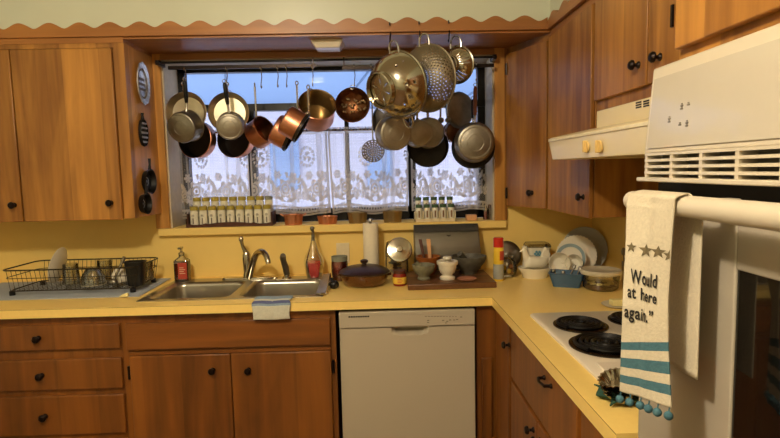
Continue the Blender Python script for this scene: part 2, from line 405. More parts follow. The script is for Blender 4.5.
# --- upper cabinet left of the window
ul = thing('wall_cabinet', 'honey wooden wall cabinet left of the window, iron pans on its side', 'cabinet', (-1.65, -.16, UB))
bx((-2.2, -.31, UB), (-1.18, 0, SO-.03)).build('body', 'wood', ul, world=True, bevel=.002)
b = MB(); b.box((-1.232, UF, UB), (-1.18, -.31, SO-.03)); b.box((-2.2, UF, SO-.052), (-1.232, -.31, SO-.03)); b.build('face_frame', 'wood', ul, world=True)
for (a, c, kx) in ((-1.70, -1.234, -1.283), (-2.19, -1.706, -1.74)):
    d = bx((a, UF-.016, UB-.004), (c, UF+.001, SO-.056)).build('door', 'wood', ul, world=True, bevel=.004)
    kz = at(108, 203, UF-.02).z; knob((kx, UF-.016, kz), (0, -1, 0), d)
b = MB(); b.box((-2.2, UF-.004, SO-.03), (-1.18, 0, SO-.001)); b.build('top_filler', 'woodx', ul, world=True)
# --- diagonal corner cabinet
dc = thing('corner_wall_cabinet', 'wooden corner wall cabinet with diagonal door right of the window', 'cabinet', (.95, -.12, UB))
DA = (.716, -.02); DB = (UX, -.322)
poly = [(DA[0], 0), DA, DB, (RX, DB[1]), (RX, 0)]
b = MB(); b.prism(poly, UB, SO-.002); b.build('body', 'wood', dc, world=True)
dv = V((DB[0]-DA[0], DB[1]-DA[1], 0)); DL = dv.length; dv.normalize(); dn = V((dv.y, -dv.x, 0));  dn = dn if dn.y < 0 else -dn
def diag(u, z, o): q = V((DA[0], DA[1], 0))+dv*u+dn*o; return V((q.x, q.y, z))
b = MB(); u0, u1, z0, z1 = .006, DL-.012, UB-.003, SO-.05
b.hexa([diag(u0, z0, 0), diag(u1, z0, 0), diag(u1, z0, .018), diag(u0, z0, .018), diag(u0, z1, 0), diag(u1, z1, 0), diag(u1, z1, .018), diag(u0, z1, .018)])
d = b.build('door', 'wood', dc, world=True, bevel=.003)
kp = at(534, 193, -.26); knob(diag(DL*.66, kp.z, .018), dn, d)
q = diag(.012, at(508, 193, -.05).z, .02); hinge(q, dc); q = diag(.012, 2.0, .02); hinge(q, dc)
# --- full height cabinet beside it, door on the plane x = UX
Y2 = atx(594, 217, UX).y
sc = thing('wall_cabinet', 'tall wooden wall cabinet between diagonal corner cabinet and range hood', 'cabinet', (1.02, -.58, UB))
bx((UX, Y2, UB), (RX, -.324, SO-.002)).build('body', 'wood', sc, world=True, bevel=.002)
bx((UX-.003, Y2+.01, UB+.01), (UX+.002, -.326, SO-.04)).build('face_frame', 'gap', sc, world=True)
d = bx((UX-.018, Y2+.006, UB-.003), (UX-.001, -.338, SO-.04)).build('door', 'wood', sc, world=True, bevel=.003)
kk = atx(583, 197, UX-.02); knob((UX-.018, kk.y, kk.z), (-1, 0, 0), d)
# --- short cabinet over the hood, two doors
YS0 = Y2-.012; YS1 = -1.842; zb = atx(599, 111, UX).z; zd = atx(598, 101.5, UX).z
hc = thing('wall_cabinet', 'short wooden two-door wall cabinet above the range hood', 'cabinet', (1.02, -1.3, zb))
bx((UX, YS1, zb), (RX, YS0, SO-.002)).build('body', 'wood', hc, world=True, bevel=.002)
ym = atx(652.5, 60, UX).y
for (a, c, kpx) in ((YS0-.012, ym+.004, (638, 65)), (ym-.006, YS1+.01, (659.5, 57))):
    d = bx((UX-.018, c, zd), (UX-.001, a, SO-.04)).build('door', 'wood', hc, world=True, bevel=.003)
    kk = atx(kpx[0], kpx[1], UX-.02); knob((UX-.018, kk.y, kk.z), (-1, 0, 0), d)
q = atx(672.5, 16, UX-.02); h = MB(); h.box((UX-.024, q.y-.005, q.z-.03), (UX-.017, q.y+.005, q.z+.03)); h.build('hinge', 'bronze', hc, world=True)
# --- crown filler under the soffit on the right
b = MB(); b.box((UX-.006, -2.75, SO-.036), (UX+.001, -.33, SO)); struct(b.build('trim_8', 'woody'))

# ---------------------------------------------------------------- base cabinets
FY = -.600
def P_(px, py, y=FY-.018): return at(px, py, y)
bl = thing('base_cabinet', 'wooden base cabinet with a stack of drawers left of the sink doors', 'cabinet', (-1.75, -.3, 0))
xs = at(125, 380, FY).x
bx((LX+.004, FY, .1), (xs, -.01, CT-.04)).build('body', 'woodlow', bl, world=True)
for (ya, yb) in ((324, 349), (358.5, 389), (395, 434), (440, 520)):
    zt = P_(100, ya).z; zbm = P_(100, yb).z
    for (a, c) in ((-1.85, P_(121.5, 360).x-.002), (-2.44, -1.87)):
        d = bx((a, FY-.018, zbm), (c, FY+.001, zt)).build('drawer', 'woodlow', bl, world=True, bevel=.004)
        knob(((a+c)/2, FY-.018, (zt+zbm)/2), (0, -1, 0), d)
bs = thing('base_cabinet', 'wooden sink base cabinet with two doors and false drawer panel', 'cabinet', (-.7, -.3, 0))
xr = at(338, 400, FY).x
s = MB(); s.box((xs+.001, FY, .1), (xr, FY+.03, CT-.042)); s.box((xs+.001, FY+.03, .1), (xs+.02, -.01, CT-.042)); s.box((xr-.02, FY+.03, .1), (xr, -.01, CT-.042)); s.box((xs+.02, FY+.03, .1), (xr-.02, -.01, .12))
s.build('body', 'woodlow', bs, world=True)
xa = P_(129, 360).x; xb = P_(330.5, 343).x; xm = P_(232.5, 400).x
bx((xa-.008, FY-.018, P_(230, 347.5).z), (xb, FY+.001, P_(230, 321).z)).build('false_drawer_front', 'woodshadex', bs, world=True, bevel=.003)
bx((xa-.004, FY-.012, P_(230, 353.0).z), (xb, FY+.001, P_(230, 350).z)).build('moulding', 'woodshadex', bs, world=True)
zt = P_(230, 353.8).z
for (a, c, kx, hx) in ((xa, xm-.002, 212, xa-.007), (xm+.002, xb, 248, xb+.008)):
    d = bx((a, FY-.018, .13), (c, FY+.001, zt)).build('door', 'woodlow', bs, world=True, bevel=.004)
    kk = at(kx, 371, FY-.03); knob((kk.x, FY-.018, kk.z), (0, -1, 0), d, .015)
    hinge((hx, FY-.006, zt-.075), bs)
# toe kick
# --- filler right of the dishwasher
bf = thing('base_cabinet', 'narrow wooden corner base cabinet between dishwasher and right run', 'cabinet', (.47, -.55, 0))
FXR = .522
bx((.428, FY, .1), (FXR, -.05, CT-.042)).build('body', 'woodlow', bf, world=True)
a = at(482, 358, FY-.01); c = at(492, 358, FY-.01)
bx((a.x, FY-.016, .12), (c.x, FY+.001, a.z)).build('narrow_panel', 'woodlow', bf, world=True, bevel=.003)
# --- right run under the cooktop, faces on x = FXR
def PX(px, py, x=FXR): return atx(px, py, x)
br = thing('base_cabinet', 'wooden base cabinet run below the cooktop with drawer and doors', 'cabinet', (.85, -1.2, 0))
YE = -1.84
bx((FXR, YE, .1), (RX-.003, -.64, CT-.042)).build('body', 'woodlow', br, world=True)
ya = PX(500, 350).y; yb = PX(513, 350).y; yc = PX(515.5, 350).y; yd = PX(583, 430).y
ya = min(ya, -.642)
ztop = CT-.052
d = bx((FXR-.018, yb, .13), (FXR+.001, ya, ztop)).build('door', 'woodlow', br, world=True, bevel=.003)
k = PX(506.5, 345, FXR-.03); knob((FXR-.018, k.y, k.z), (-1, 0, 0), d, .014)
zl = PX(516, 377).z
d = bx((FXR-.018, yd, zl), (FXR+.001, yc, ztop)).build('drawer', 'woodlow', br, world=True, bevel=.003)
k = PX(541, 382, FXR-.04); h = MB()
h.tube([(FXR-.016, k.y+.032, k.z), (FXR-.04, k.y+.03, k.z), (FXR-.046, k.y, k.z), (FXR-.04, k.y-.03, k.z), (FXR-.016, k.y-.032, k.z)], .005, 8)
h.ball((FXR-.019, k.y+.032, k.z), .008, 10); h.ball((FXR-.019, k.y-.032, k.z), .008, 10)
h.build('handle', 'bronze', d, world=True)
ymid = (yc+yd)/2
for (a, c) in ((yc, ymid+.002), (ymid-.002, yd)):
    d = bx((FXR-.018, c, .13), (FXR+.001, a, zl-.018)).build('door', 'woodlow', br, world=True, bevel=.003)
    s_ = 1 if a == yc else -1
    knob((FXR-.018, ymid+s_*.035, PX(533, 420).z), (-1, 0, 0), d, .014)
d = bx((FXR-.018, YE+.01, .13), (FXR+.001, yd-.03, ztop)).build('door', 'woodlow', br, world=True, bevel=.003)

# ---------------------------------------------------------------- countertop with a hole for the sink and one for the cooktop
SX0, SX1, SY0, SY1 = -1.098, -.262, -.553, -.075
ct = MB()
def slab(a, b): ct.box((a[0], a[1], CT-.04), (b[0], b[1], CT))
hx0, hx1, hy0, hy1 = SX0+.02, SX1-.02, SY0+.02, SY1-.02
slab((LX, CF), (hx0, 0)); slab((hx0, CF), (hx1, hy0)); slab((hx0, hy1), (hx1, 0)); slab((hx1, CF), (RX, 0)); slab((CX, YE), (RX, CF))
top = ct.build('countertop', 'counter'); tag(top, 'yellow laminate L-shaped kitchen countertop holding sink and cooktop', 'countertop')
sm = MB(); sm.box((LX, CF-.0006, CT-.0030), (CX-.0006, CF+.0006, CT-.0014)); sm.box((CX-.0006, YE, CT-.003), (CX+.0006, CF, CT-.0014)); sm.build('edge_seam', 'seam', top)

# ---------------------------------------------------------------- sink
sk = thing('kitchen_sink', 'stainless steel double bowl sink set in the yellow counter', 'sink', ((SX0+SX1)/2, (SY0+SY1)/2, CT))
def rrect(x0, y0, x1, y1, r, z, n=6):
    o = []
    for (cx, cy, a0) in ((x1-r, y1-r, 0), (x0+r, y1-r, PI/2), (x0+r, y0+r, PI), (x1-r, y0+r, 1.5*PI)):
        for i in range(n+1):
            a = a0+PI/2*i/n; o.append(V((cx+r*math.cos(a), cy+r*math.sin(a), z)))
    return o
xd0 = -.695; xd1 = -.655
bowls = ((SX0+.03, SY0+.03, xd0, SY1-.085), (xd1, SY0+.03, SX1-.03, SY1-.085))
r_ = MB(); zt = CT+.004
r_.box((SX0, SY0, CT-.004), (SX1, SY0+.03, zt)); r_.box((SX0, SY1-.085, CT-.004), (SX1, SY1, zt)); r_.box((SX0, SY0+.03, CT-.004), (SX0+.03, SY1-.085, zt)); r_.box((SX1-.03, SY0+.03, CT-.004), (SX1, SY1-.085, zt)); r_.box((xd0, SY0+.03, CT-.004), (xd1, SY1-.085, zt))
# rounded corner fillets of the rim
for (x0, y0, x1, y1) in bowls:
    for (cx, cy, sx, sy) in ((x0, y0, 1, 1), (x1, y0, -1, 1), (x0, y1, 1, -1), (x1, y1, -1, -1)):
        pl = [(cx, cy)]+[(cx+sx*(.05-.05*math.sin(a)), cy+sy*(.05-.05*math.cos(a))) for a in [PI/2*i/6 for i in range(7)]]
        r_.prism(pl, CT-.004, zt)
r_.build('rim', 'sink', sk, world=True, bevel=.0015)
for (x0, y0, x1, y1) in bowls:
    b = MB(); rings = [rrect(x0, y0, x1, y1, .05, zt-.001), rrect(x0+.004, y0+.004, x1-.004, y1-.004, .05, CT-.02), rrect(x0+.014, y0+.014, x1-.014, y1-.014, .055, CT-.15), rrect(x0+.04, y0+.04, x1-.04, y1-.04, .06, CT-.175)]
    b.loft(rings, cap=False); n = len(rings[0]); b.add(rings[-1], [tuple(range(n))])
    bo = b.build('bowl', 'sink', sk, world=True, solid=.0015)
    dr = MB(); cx, cy = (x0+x1)/2, (y0+y1)/2
    dr.lathe([(0, 0), (.03, 0), (.042, .004), (.045, .002)], 20, Matrix.Translation((cx, cy, CT-.174))); dr.build('drain', 'steeld', bo, world=True)

# faucet
FYY = -.118; zt = CT+.004
fx = at(203, 277, FYY).x; fx2 = at(262, 277, FYY).x
fb = at(247.5, 277, FYY)
fa = thing('faucet', 'chrome kitchen faucet with tall side lever and curved spout', 'faucet', (fb.x, FYY, zt))
p = MB(); p.lathe([(0, 0), (1, 0), (1, .006), (.96, .010), (0, .012)], 32, Matrix.Translation((fb.x, FYY, zt)) @ Matrix.Diagonal((.135, .028, 1, 1))); p.build('deck_plate', 'steelp', fa, world=True)
p = MB(); p.lathe([(0, 0), (.024, 0), (.022, .012), (.018, .03), (.020, .06), (.022, .10), (.020, .125), (.013, .140), (0, .142)], 20, Matrix.Translation((fb.x, FYY, zt+.008))); p.build('body', 'steelp', fa, world=True)
p = MB(); A = V((fb.x, FYY, zt+.13))
p.tube([A, A+V((-.006, -.004, .025)), A+V((-.016, -.008, .05)), A+V((-.020, -.010, .075))], [.016, .012, .009, .009], 10); p.ball(A+V((-.021, -.011, .085)), .013, 12, (1, .8, 1.3)); p.build('lever', 'steelp', fa, world=True)
p = MB(); s0 = V((fb.x+.012, FYY-.015, zt+.01)); cx = 0
pts = [s0, s0+V((.022, -.01, .07)), s0+V((.045, -.035, .12)), s0+V((.075, -.075, .15)), s0+V((.105, -.115, .155)), s0+V((.128, -.145, .140)), s0+V((.138, -.160, .115)), s0+V((.140, -.164, .100))]
def smoothp(pts, k=2):
    pts = [V(q) for q in pts]
    for _ in range(k):
        o = [pts[0]]
        for a, b in zip(pts, pts[1:]): o += [a*.75+b*.25, a*.25+b*.75]
        o.append(pts[-1]); pts = o
    return pts
sp = smoothp(pts); p.tube(sp, [.019-.007*i/(len(sp)-1) if i < len(sp)-8 else .0135 for i in range(len(sp))], 14); p.build('spout', 'steelp', fa, world=True)
q = at(287, 278, -.125); ss = thing('sink_sprayer', 'chrome side sprayer standing right of the faucet', 'faucet sprayer', (q.x, -.125, zt))
p = MB(); p.lathe([(0, 0), (.026, 0), (.024, .008), (.016, .014), (.013, .03), (0, .03)], 18, Matrix.Translation((q.x, -.125, zt))); p.build('base', 'steelp', ss, world=True)
A = V((q.x, -.125, zt+.02)); p = MB(); p.tube([A, A+V((-.004, -.006, .04)), A+V((-.012, -.014, .075)), A+V((-.014, -.02, .095)), A+V((-.010, -.034, .108))], [.016, .017, .015, .017, .014], 12); p.build('spray_head', 'steeld', ss, world=True)
p = MB(); 
for px in (227.5, 275):
    q = at(px, 277, -.115); o = MB(); o.lathe([(0, 0), (.017, 0), (.014, .007), (0, .01)], 16, Matrix.Translation((q.x, -.115, zt))); tag(o.build('sink_hole_cap', 'steelp'), 'small round chrome hole cap '+('left' if px < 250 else 'right')+' of the faucet body', 'sink cap')

# ---------------------------------------------------------------- dishwasher
DX0, DX1 = at(339.5, 330, -.62).x, at(474.5, 330, -.62).x
dw = thing('dishwasher', 'white built-in dishwasher under the counter with recessed handle', 'dishwasher', ((DX0+DX1)/2, -.3, 0))
zp = at(400, 326.8, -.63).z; zt_ = at(400, 311, -.63).z
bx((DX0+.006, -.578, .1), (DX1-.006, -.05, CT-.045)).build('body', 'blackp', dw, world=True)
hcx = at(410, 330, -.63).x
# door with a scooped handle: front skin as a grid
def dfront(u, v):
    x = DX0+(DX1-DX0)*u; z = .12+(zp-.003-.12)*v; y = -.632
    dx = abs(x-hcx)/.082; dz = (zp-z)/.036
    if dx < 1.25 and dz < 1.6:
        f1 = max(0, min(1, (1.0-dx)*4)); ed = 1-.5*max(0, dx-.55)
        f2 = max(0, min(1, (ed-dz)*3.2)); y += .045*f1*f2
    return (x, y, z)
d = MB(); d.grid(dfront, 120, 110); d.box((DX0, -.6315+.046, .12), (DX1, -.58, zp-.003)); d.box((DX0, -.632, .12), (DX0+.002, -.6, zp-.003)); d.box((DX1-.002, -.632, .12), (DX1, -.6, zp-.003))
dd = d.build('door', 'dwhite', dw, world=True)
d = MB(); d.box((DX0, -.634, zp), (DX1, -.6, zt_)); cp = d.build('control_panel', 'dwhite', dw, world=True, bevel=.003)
a = at(345, 323, -.634); c = at(470, 314, -.634)
d = MB(); d.box((a.x, -.6352, zt_-.016), (c.x, -.634, zt_-.0145)); d.box((a.x, -.6352, zp+.006), (c.x, -.634, zp+.0072)); d.build('panel_groove', 'lgrey', cp, world=True)
d = MB()
for i in range(9):
    x = at(348.5+i*2.35, 317, -.634).x; d.box((x, -.6356, zt_-.022), (x+.0085, -.634, zt_-.0155))
d.build('vent_slots', 'ink', cp, world=True)
d = MB()
for i in range(11):
    q = at(425+i*3, 316.5, -.635); d.box((q.x, -.6352, q.z-.0012), (q.x+.008, -.634, q.z+.0012))
for (px, py) in ((427, 320.5), (427, 322.5), (442, 320.5), (446, 321.3), (449, 320), (445, 323), (453, 320), (456, 319.5), (460, 317)):
    q = at(px, py, -.635); d.box((q.x, -.6352, q.z-.002), (q.x+.01, -.634, q.z+.002))
d.build('control_marks', 'greym', cp, world=True)
bx((DX0, -.56, 0), (DX1, -.5, .1)).build('kick_plate', 'blackp', dw, world=True)
for (nm, a, c) in (('trim_9', (LX, -.54, 0), (DX0-.003, -.50, .1)), ('trim_10', (DX1+.003, -.54, 0), (.60, -.5, .1)), ('trim_11', (.58, YE, 0), (.60, -.56, .1))):
    struct(bx(a, c).build(nm, 'blackp'))

# ---------------------------------------------------------------- range hood
HY0 = Y2-.004; HY1 = -1.70; HX = .668
hz1 = atx(549, 139, HX).z; hz0 = atx(552, 160, HX+.012).z
hd = thing('range_hood', 'almond enamel range hood with two knobs over the cooktop', 'range hood', (.93, (HY0+HY1)/2, hz0))
b = MB()
prof = [(HX+.014, hz0), (HX, hz1-.012), (HX, hz1), (HX+.01, hz1+.004), (UX-.02, hz1+.035), (RX, hz1+.035), (RX, hz0+.03), (HX+.04, hz0+.03), (HX+.03, hz0)]
b.prism(prof, 0, HY0-HY1, Matrix(((1, 0, 0, 0), (0, 0, 1, HY1), (0, 1, 0, 0), (0, 0, 0, 1))))
b.box((UX-.02, HY1, hz1+.03), (RX, HY0-.055, zb-.004)); b.box((HX+.02, HY0-.012, hz0), (RX, HY0, hz0+.05)); b.box((HX+.02, HY1, hz0), (RX, HY1+.012, hz0+.05))
b.build('hood_shell', 'almond', hd, world=True, bevel=.002)
M['lip'] = mat('almond_lip', (246, 232, 196), .3, coat=.3)
b = MB(); b.box((HX-.004, HY1, hz1-.012), (HX+.004, HY0, hz1-.001)); b.build('front_lip', 'lip', hd, world=True, bevel=.002)
bx((HX+.06, HY1+.05, hz0+.022), (RX-.05, HY0-.05, hz0+.03)).build('filter', 'steeld', hd, world=True)
for px in (587, 600):
    q = atx(px, 146.5, HX+.005); k = MB()
    k.lathe([(0, 0), (.020, 0), (.019, .006), (0, .007)], 20, align((-1, 0, -.1), None, (HX+.006, q.y, q.z))); k.box((HX-.010, q.y-.004, q.z-.019), (HX+.004, q.y+.004, q.z+.019))
    k.build('knob', 'almond_k', hd, world=True, bevel=.002)
k = MB()
for i in range(3):
    for j in range(2):
        q0 = atx(635.5+j*7.5, 107.8-i*2.4-j*1.4, UX-.022); k.box((UX-.0215, q0.y-.034, q0.z-.0028), (UX-.0195, q0.y, q0.z+.0018))
k.build('vent_slots', 'ink', hd, world=True)
# ---------------------------------------------------------------- cooktop
KX0, KX1, KY0, KY1 = .568, 1.10, -1.60, -.94
ck = thing('cooktop', 'white electric coil cooktop set in the yellow counter', 'cooktop', ((KX0+KX1)/2, (KY0+KY1)/2, CT))
b = MB(); b.loft([rrect(KX0, KY0, KX1, KY1, .015, CT), rrect(KX0, KY0, KX1, KY1, .015, CT+.006), rrect(KX0+.006, KY0+.006, KX1-.006, KY1-.006, .012, CT+.010)]); b.build('top_plate', 'white', ck, world=True)
CK = CT+.010
for (px, py, R) in ((580.5, 323, .082), (633, 318, .075), (606, 343, .098), (655, 333, .082)):
    q = atz(px, py, CK+.01)
    bp = MB(); bp.lathe([(R*1.12, 0), (R*1.12, .004), (R*1.0, .006), (R*.93, .001), (0, -.002)], 40, Matrix.Translation((q.x, q.y, CK+.001))); bp.build('drip_pan', 'drip', ck, world=True)
    sp = []; turns = 4.6
    for i in range(150):
        t = i/149; a = t*turns*2*PI; rr = R*(.16+.80*t); sp.append((q.x+rr*math.cos(a), q.y+rr*math.sin(a), CK+.011))
    c_ = MB(); c_.tube(sp, .0058, 8); c_.build('coil', 'coil', ck, world=True)
a = atz(593, 363, CK); c = atz(620, 383, CK)
bx((.60, KY0+.02, CK-.002), (.90, KY0+.13, CK+.004)).build('control_panel', 'white', ck, world=True, bevel=.003)
b = MB()
b.box((.66, KY0+.06, CK+.004), (.71, KY0+.064, CK+.0046))
b.build('control_marks', 'greym', ck, world=True)
for i in range(4):
    x = .74+i*.045; b = MB(); b.lathe([(0, 0), (.018, 0), (.016, .018), (0, .02)], 16, Matrix.Translation((x, KY0+.075, CK+.003))); b.build('knob', 'blackp', ck, world=True)

# ---------------------------------------------------------------- wall oven in its cupboard
OX = .515; OY0 = -1.882; OY1 = -2.62; TX = .60; TY0 = -1.845; TY1 = -2.70
to = thing('oven_cabinet', 'tall wooden cabinet built around the white wall oven', 'cabinet', (.9, -2.27, 0))
ozt = atx(651, 69, OX+.01).z
b = MB(); RB = RX-.003; b.box((TX+.02, TY1, 0), (RB, TY0, .45)); b.box((TX, TY1, ozt-.02), (RB, TY0, SO-.002)); b.box((TX, TY0-.025, .45), (RB, TY0, ozt-.02)); b.box((TX, TY1, .45), (RB, TY1+.04, ozt-.02)); b.box((RB-.05, TY1, .45), (RB, TY0, ozt))
b.build('body', 'wood', to, world=True)
q = atx(673, 50, TX-.02)
bx((TX-.018, TY1+.02, q.z), (TX-.001, q.y, SO-.01)).build('door', 'wood', to, world=True, bevel=.003)
ov = thing('wall_oven', 'white wall oven with control panel, vents and a towel on its handle', 'oven', ((OX+.9)/2, (OY0+OY1)/2, .5))
def ox(px, py, x=OX): return atx(px, py, x)
zl = ox(641, 178).z; zv = ox(649, 150).z
b = MB(); b.box((OX+.045, OY1+.02, .5), (1.1, OY0-.02, ozt-.03)); b.build('body', 'ovenw', ov, world=True)
# control panel leaning back a little
b = MB(); y0, y1 = OY0, OY1
b.hexa([(OX, y1, zl+.045), (OX+.06, y1, zl+.045), (OX+.06, y0, zl+.045), (OX, y0, zl+.045), (OX+.014, y1, ozt), (OX+.06, y1, ozt), (OX+.06, y0, ozt), (OX+.014, y0, ozt)])
pn = b.build('control_panel', 'ovenw', ov, world=True, bevel=.004)
M['panelin'] = mat('cream_panel_inset', (194, 184, 166), .18, var=.01, coat=.5)
b = MB(); zA, zB = zl+.056, ozt-.022; xa_ = lambda z: OX-.0025+.014*(z-zl-.045)/(ozt-zl-.045)
ya_, yb_ = OY0-.014, OY1+.02
b.hexa([(xa_(zA), yb_, zA), (xa_(zA)+.004, yb_, zA), (xa_(zA)+.004, ya_, zA), (xa_(zA), ya_, zA), (xa_(zB), yb_, zB), (xa_(zB)+.004, yb_, zB), (xa_(zB)+.004, ya_, zB), (xa_(zB), ya_, zB)])
b.build('panel_inset', 'panelin', pn, world=True)
b = MB()
for (px, py) in ((669, 119), (680.5, 106), (687, 105), (680, 125), (687, 123), (669, 122), (680.5, 109), (687, 126)):
    q = ox(px, py, OX+.004); xx = xa_(q.z)-.0008; b.box((xx, q.y-.008, q.z-.0013), (xx+.001, q.y, q.z+.0013)); b.box((xx, q.y-.006, q.z+.0022), (xx+.001, q.y-.002, q.z+.0042))
b.build('control_marks', 'greym', pn, world=True)
# vent louvres
b = MB(); b.box((OX+.03, y1, zl+.004), (OX+.05, y0, zl+.046)); b.build('vent_recess', 'greym', ov, world=True)
b = MB()
for i in range(4): z = zl+.008+i*.0115; b.box((OX+.001, y1, z), (OX+.034, y0-.002, z+.0048))
for i in range(9): y = y0-.002-i*.085; b.box((OX+.002, y-.008, zl+.002), (OX+.036, y, zl+.046))
b.build('vent_louvres', 'ovenw', ov, world=True)
b = MB(); b.box((OX-.012, y1, zl-.006), (OX+.05, y0+.004, zl+.002)); b.build('ledge', 'ovenw', ov, world=True, bevel=.002)
zdt = ox(655, 194).z
b = MB(); b.box((OX+.03, y1, zdt-.01), (OX+.05, y0, zl-.004)); b.build('door_gap', 'ink', ov, world=True)
dr = MB(); dr.box((OX, OY0-.27, .58), (OX+.045, OY0, zdt)); dr.box((OX, OY1, .58), (OX+.045, OY1+.12, zdt)); dr.box((OX, OY1+.12, zdt-.1), (OX+.045, OY0-.27, zdt)); dr.box((OX, OY1+.12, .58), (OX+.045, OY0-.27, .74))
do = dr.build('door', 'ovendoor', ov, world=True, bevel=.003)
bx((OX+.004, OY1+.12, .74), (OX+.04, OY0-.27, zdt-.1)).build('door_glass', 'ovenglass', do, world=True)
HXX = .455; hzz = atx(681, 206, HXX).z
h = MB(); h.tube([(HXX, OY0-.078, hzz), (HXX, OY1+.05, hzz)], .0165, 16)
for y in (OY0-.262, OY1+.07): h.box((HXX, y-.012, hzz-.012), (OX+.003, y+.012, hzz+.012))
h.build('handle', 'ovenw', do, world=True, bevel=.002)
# ================================================================== HANGING POTS
BARY = -.075
def horiz(o): return o
# thin rail and two flat bars
zr_ = at(330, 61, BARY).z
rl = MB(); rl.tube([(WX0-.0, BARY, zr_+.006), (WX1+.0, BARY, zr_+.006)], .006, 10)
rail = rl.build('pot_rail', 'black'); tag(rail, 'thin dark round rod across the window top carrying the pot bars', 'pot rail')
for px in (WX0+.012, WX1-.012):
    b = MB(); b.box((px-.010, BARY-.01, zr_-.006), (px+.010, -.0, zr_+.018)); b.build('bracket', 'bronze', rail, bevel=.002)
for (a, c, lab) in ((168, 316, 'long flat steel pot bar hanging over the left half of the window'), (342, 494, 'long flat steel pot bar hanging over the right half of the window')):
    A = at(a, 66, BARY); B = at(c, 66, BARY); z = at((a+c)/2, 66.5, BARY).z
    b = MB(); b.box((A.x, BARY-.004, z-.010), (B.x, BARY+.004, z+.008)); o = b.build('pot_bar', 'bronze', bevel=.001); tag(o, lab, 'pot bar')
    BZ = z
def shook(x, y, ztop, zbot, label, r=.012, th=.0026, group=None, m='steel'):
    """S hook: upper curl over ztop, lower curl carrying something at zbot"""
    pts = arc((x, y, ztop), r, PI*1.15, 0, 8, (0, 1, 0), (0, 0, 1))
    e = V((x, y, zbot)); L = [V((x, y+r, ztop-.01))]
    L += [V((x+.004, y+r*.2, (ztop+zbot)/2))]
    low = arc((x, y, zbot), r, PI, PI*2.1, 8, (0, 1, 0), (0, 0, 1))
    b = MB(); b.tube(pts+L+low, th, 6)
    return tag(b.build('s_hook', m), label, 'hook', group)

def pan(label, px, py, y, R, h, axis, mats, up=(0, 0, 1), handle=None, name='saucepan', cat='pan', ref='mouth', flare=1.0, pxr=None, hm='black', helper=None, rimr=.004, base_ring=True, loop=None, band=False):
    """axis = direction the pan's mouth faces; handle leaves the rim towards up"""
    c = at(px, py, y); ax = V(axis).normalized()
    if ref == 'mouth': o = c - ax*h
    else: o = c
    Mx = align(ax, up, o)
    t = thing(name, label, cat, Mx=Mx)
    Rb = R/flare; t_ = .0025
    outer = MB(); prof = [(0, 0), (Rb*.86, 0), (Rb*.96, .004), (Rb, .012), (R, h-.004), (R+rimr, h), (R+rimr*.2, h+.002)]
    outer.lathe(prof, 48)
    if base_ring: outer.lathe([(Rb*.80, -.0012), (Rb*.84, -.002), (Rb*.88, -.0008)], 48); outer.lathe([(Rb*.44, -.0008), (Rb*.46, -.0015), (Rb*.48, -.0008)], 48)
    outer.build('body', mats[0], t)
    inn = MB(); inn.lathe([(R+rimr*.2, h+.002), (R-t_, h-.001), (Rb-t_, .012), (Rb*.92, .0045), (0, .003)], 48); inn.build('inside', mats[1], t)
    if band:
        b = MB(); b.lathe([(R-.001, h-.016), (R+.003, h-.014), (R+.006, h+.001), (R+.002, h+.003)], 48); b.build('rim_band', 'darkpan', t)
    if handle:
        L, kind = handle
        zz = h*.78 if h > .05 else h*.85
        b = MB()
        if kind == 'flat':      # dark grip on a metal shank
            b.tube([(R-.002, 0, zz), (R+.02, 0, zz+.006), (R+.045, 0, zz+.008)], [.006, .006, .007], 8); b.build('shank', 'steel', t)
            b = MB(); pts = [(R+.04, 0, zz+.008), (R+.06, 0, zz+.008), (R+L*.6, 0, zz+.009), (R+L-.012, 0, zz+.008), (R+L, 0, zz+.008)]
            b.tube(pts, [.008, .0105, .011, .010, .005], 10); h_ = b.build('handle', hm, t)
            b = MB(); b.tube(arc((R+L+.006, 0, zz+.008), .009, 0, 2*PI, 14, (1, 0, 0), (0, 1, 0))[:-1], .002, 6, closed=True); b.build('hanging_ring', 'steel', h_)
        else:                   # long metal strap handle
            wu = (Mx.to_3x3().inverted() @ V((.02, -.12, 1))).normalized(); s_0 = V((R+.012, 0, zz+.012)); e_ = s_0+wu*(L-.02)
            b.tube([(R-.002, 0, zz), s_0, s_0+wu*.03, s_0+wu*(L*.5), e_], [.008, .0065, .0055, .005, .006], 8)
            b.tube(arc(e_+wu*.010, .010, 0, 2*PI, 14, wu, wu.orthogonal().normalized())[:-1], .003, 6, closed=True); b.build('handle', hm, t)
            b = MB()
            for s_ in (-1, 1): b.ball((R+.002, s_*.008, zz), .004, 8)
            b.build('rivet', 'steel', t)
    if loop:
        b = MB(); b.tube([V((R, -.016, h*.8)), V((R+.012, -.017, h*.8)), V((R+.026, -.010, h*.8)), V((R+.03, 0, h*.8)), V((R+.026, .010, h*.8)), V((R+.012, .017, h*.8)), V((R, .016, h*.8))], .0032, 8); b.build('loop_handle', 'steel', t)
    return t
SW = 'steelw'
# left cluster 1
pan('wide copper-bottomed pan with dark inside, lowest of the leftmost pan cluster', 194.5, 139, .035, .101, .065, (-.30, -1, .08), ('copper', 'darkpan'), handle=(.155, 'flat'), up=(-.25, 0, 1))
pan('wide shiny steel frying pan hanging at far left behind a small saucepan', 186, 112.5, -.055, .106, .035, (-.05, -1, .04), (SW, 'steelw'), up=(-.03, 0, 1), name='frying_pan', handle=(.04, 'strap'), hm='steel', flare=1.15)
pan('small saucepan with black handle, grey base outward, left of the other small one', 180.5, 128, -.20, .078, .085, (.22, 1, .22), ('steeld', 'steeld'), up=(.10, 0, 1), ref='base', handle=(.15, 'flat'))
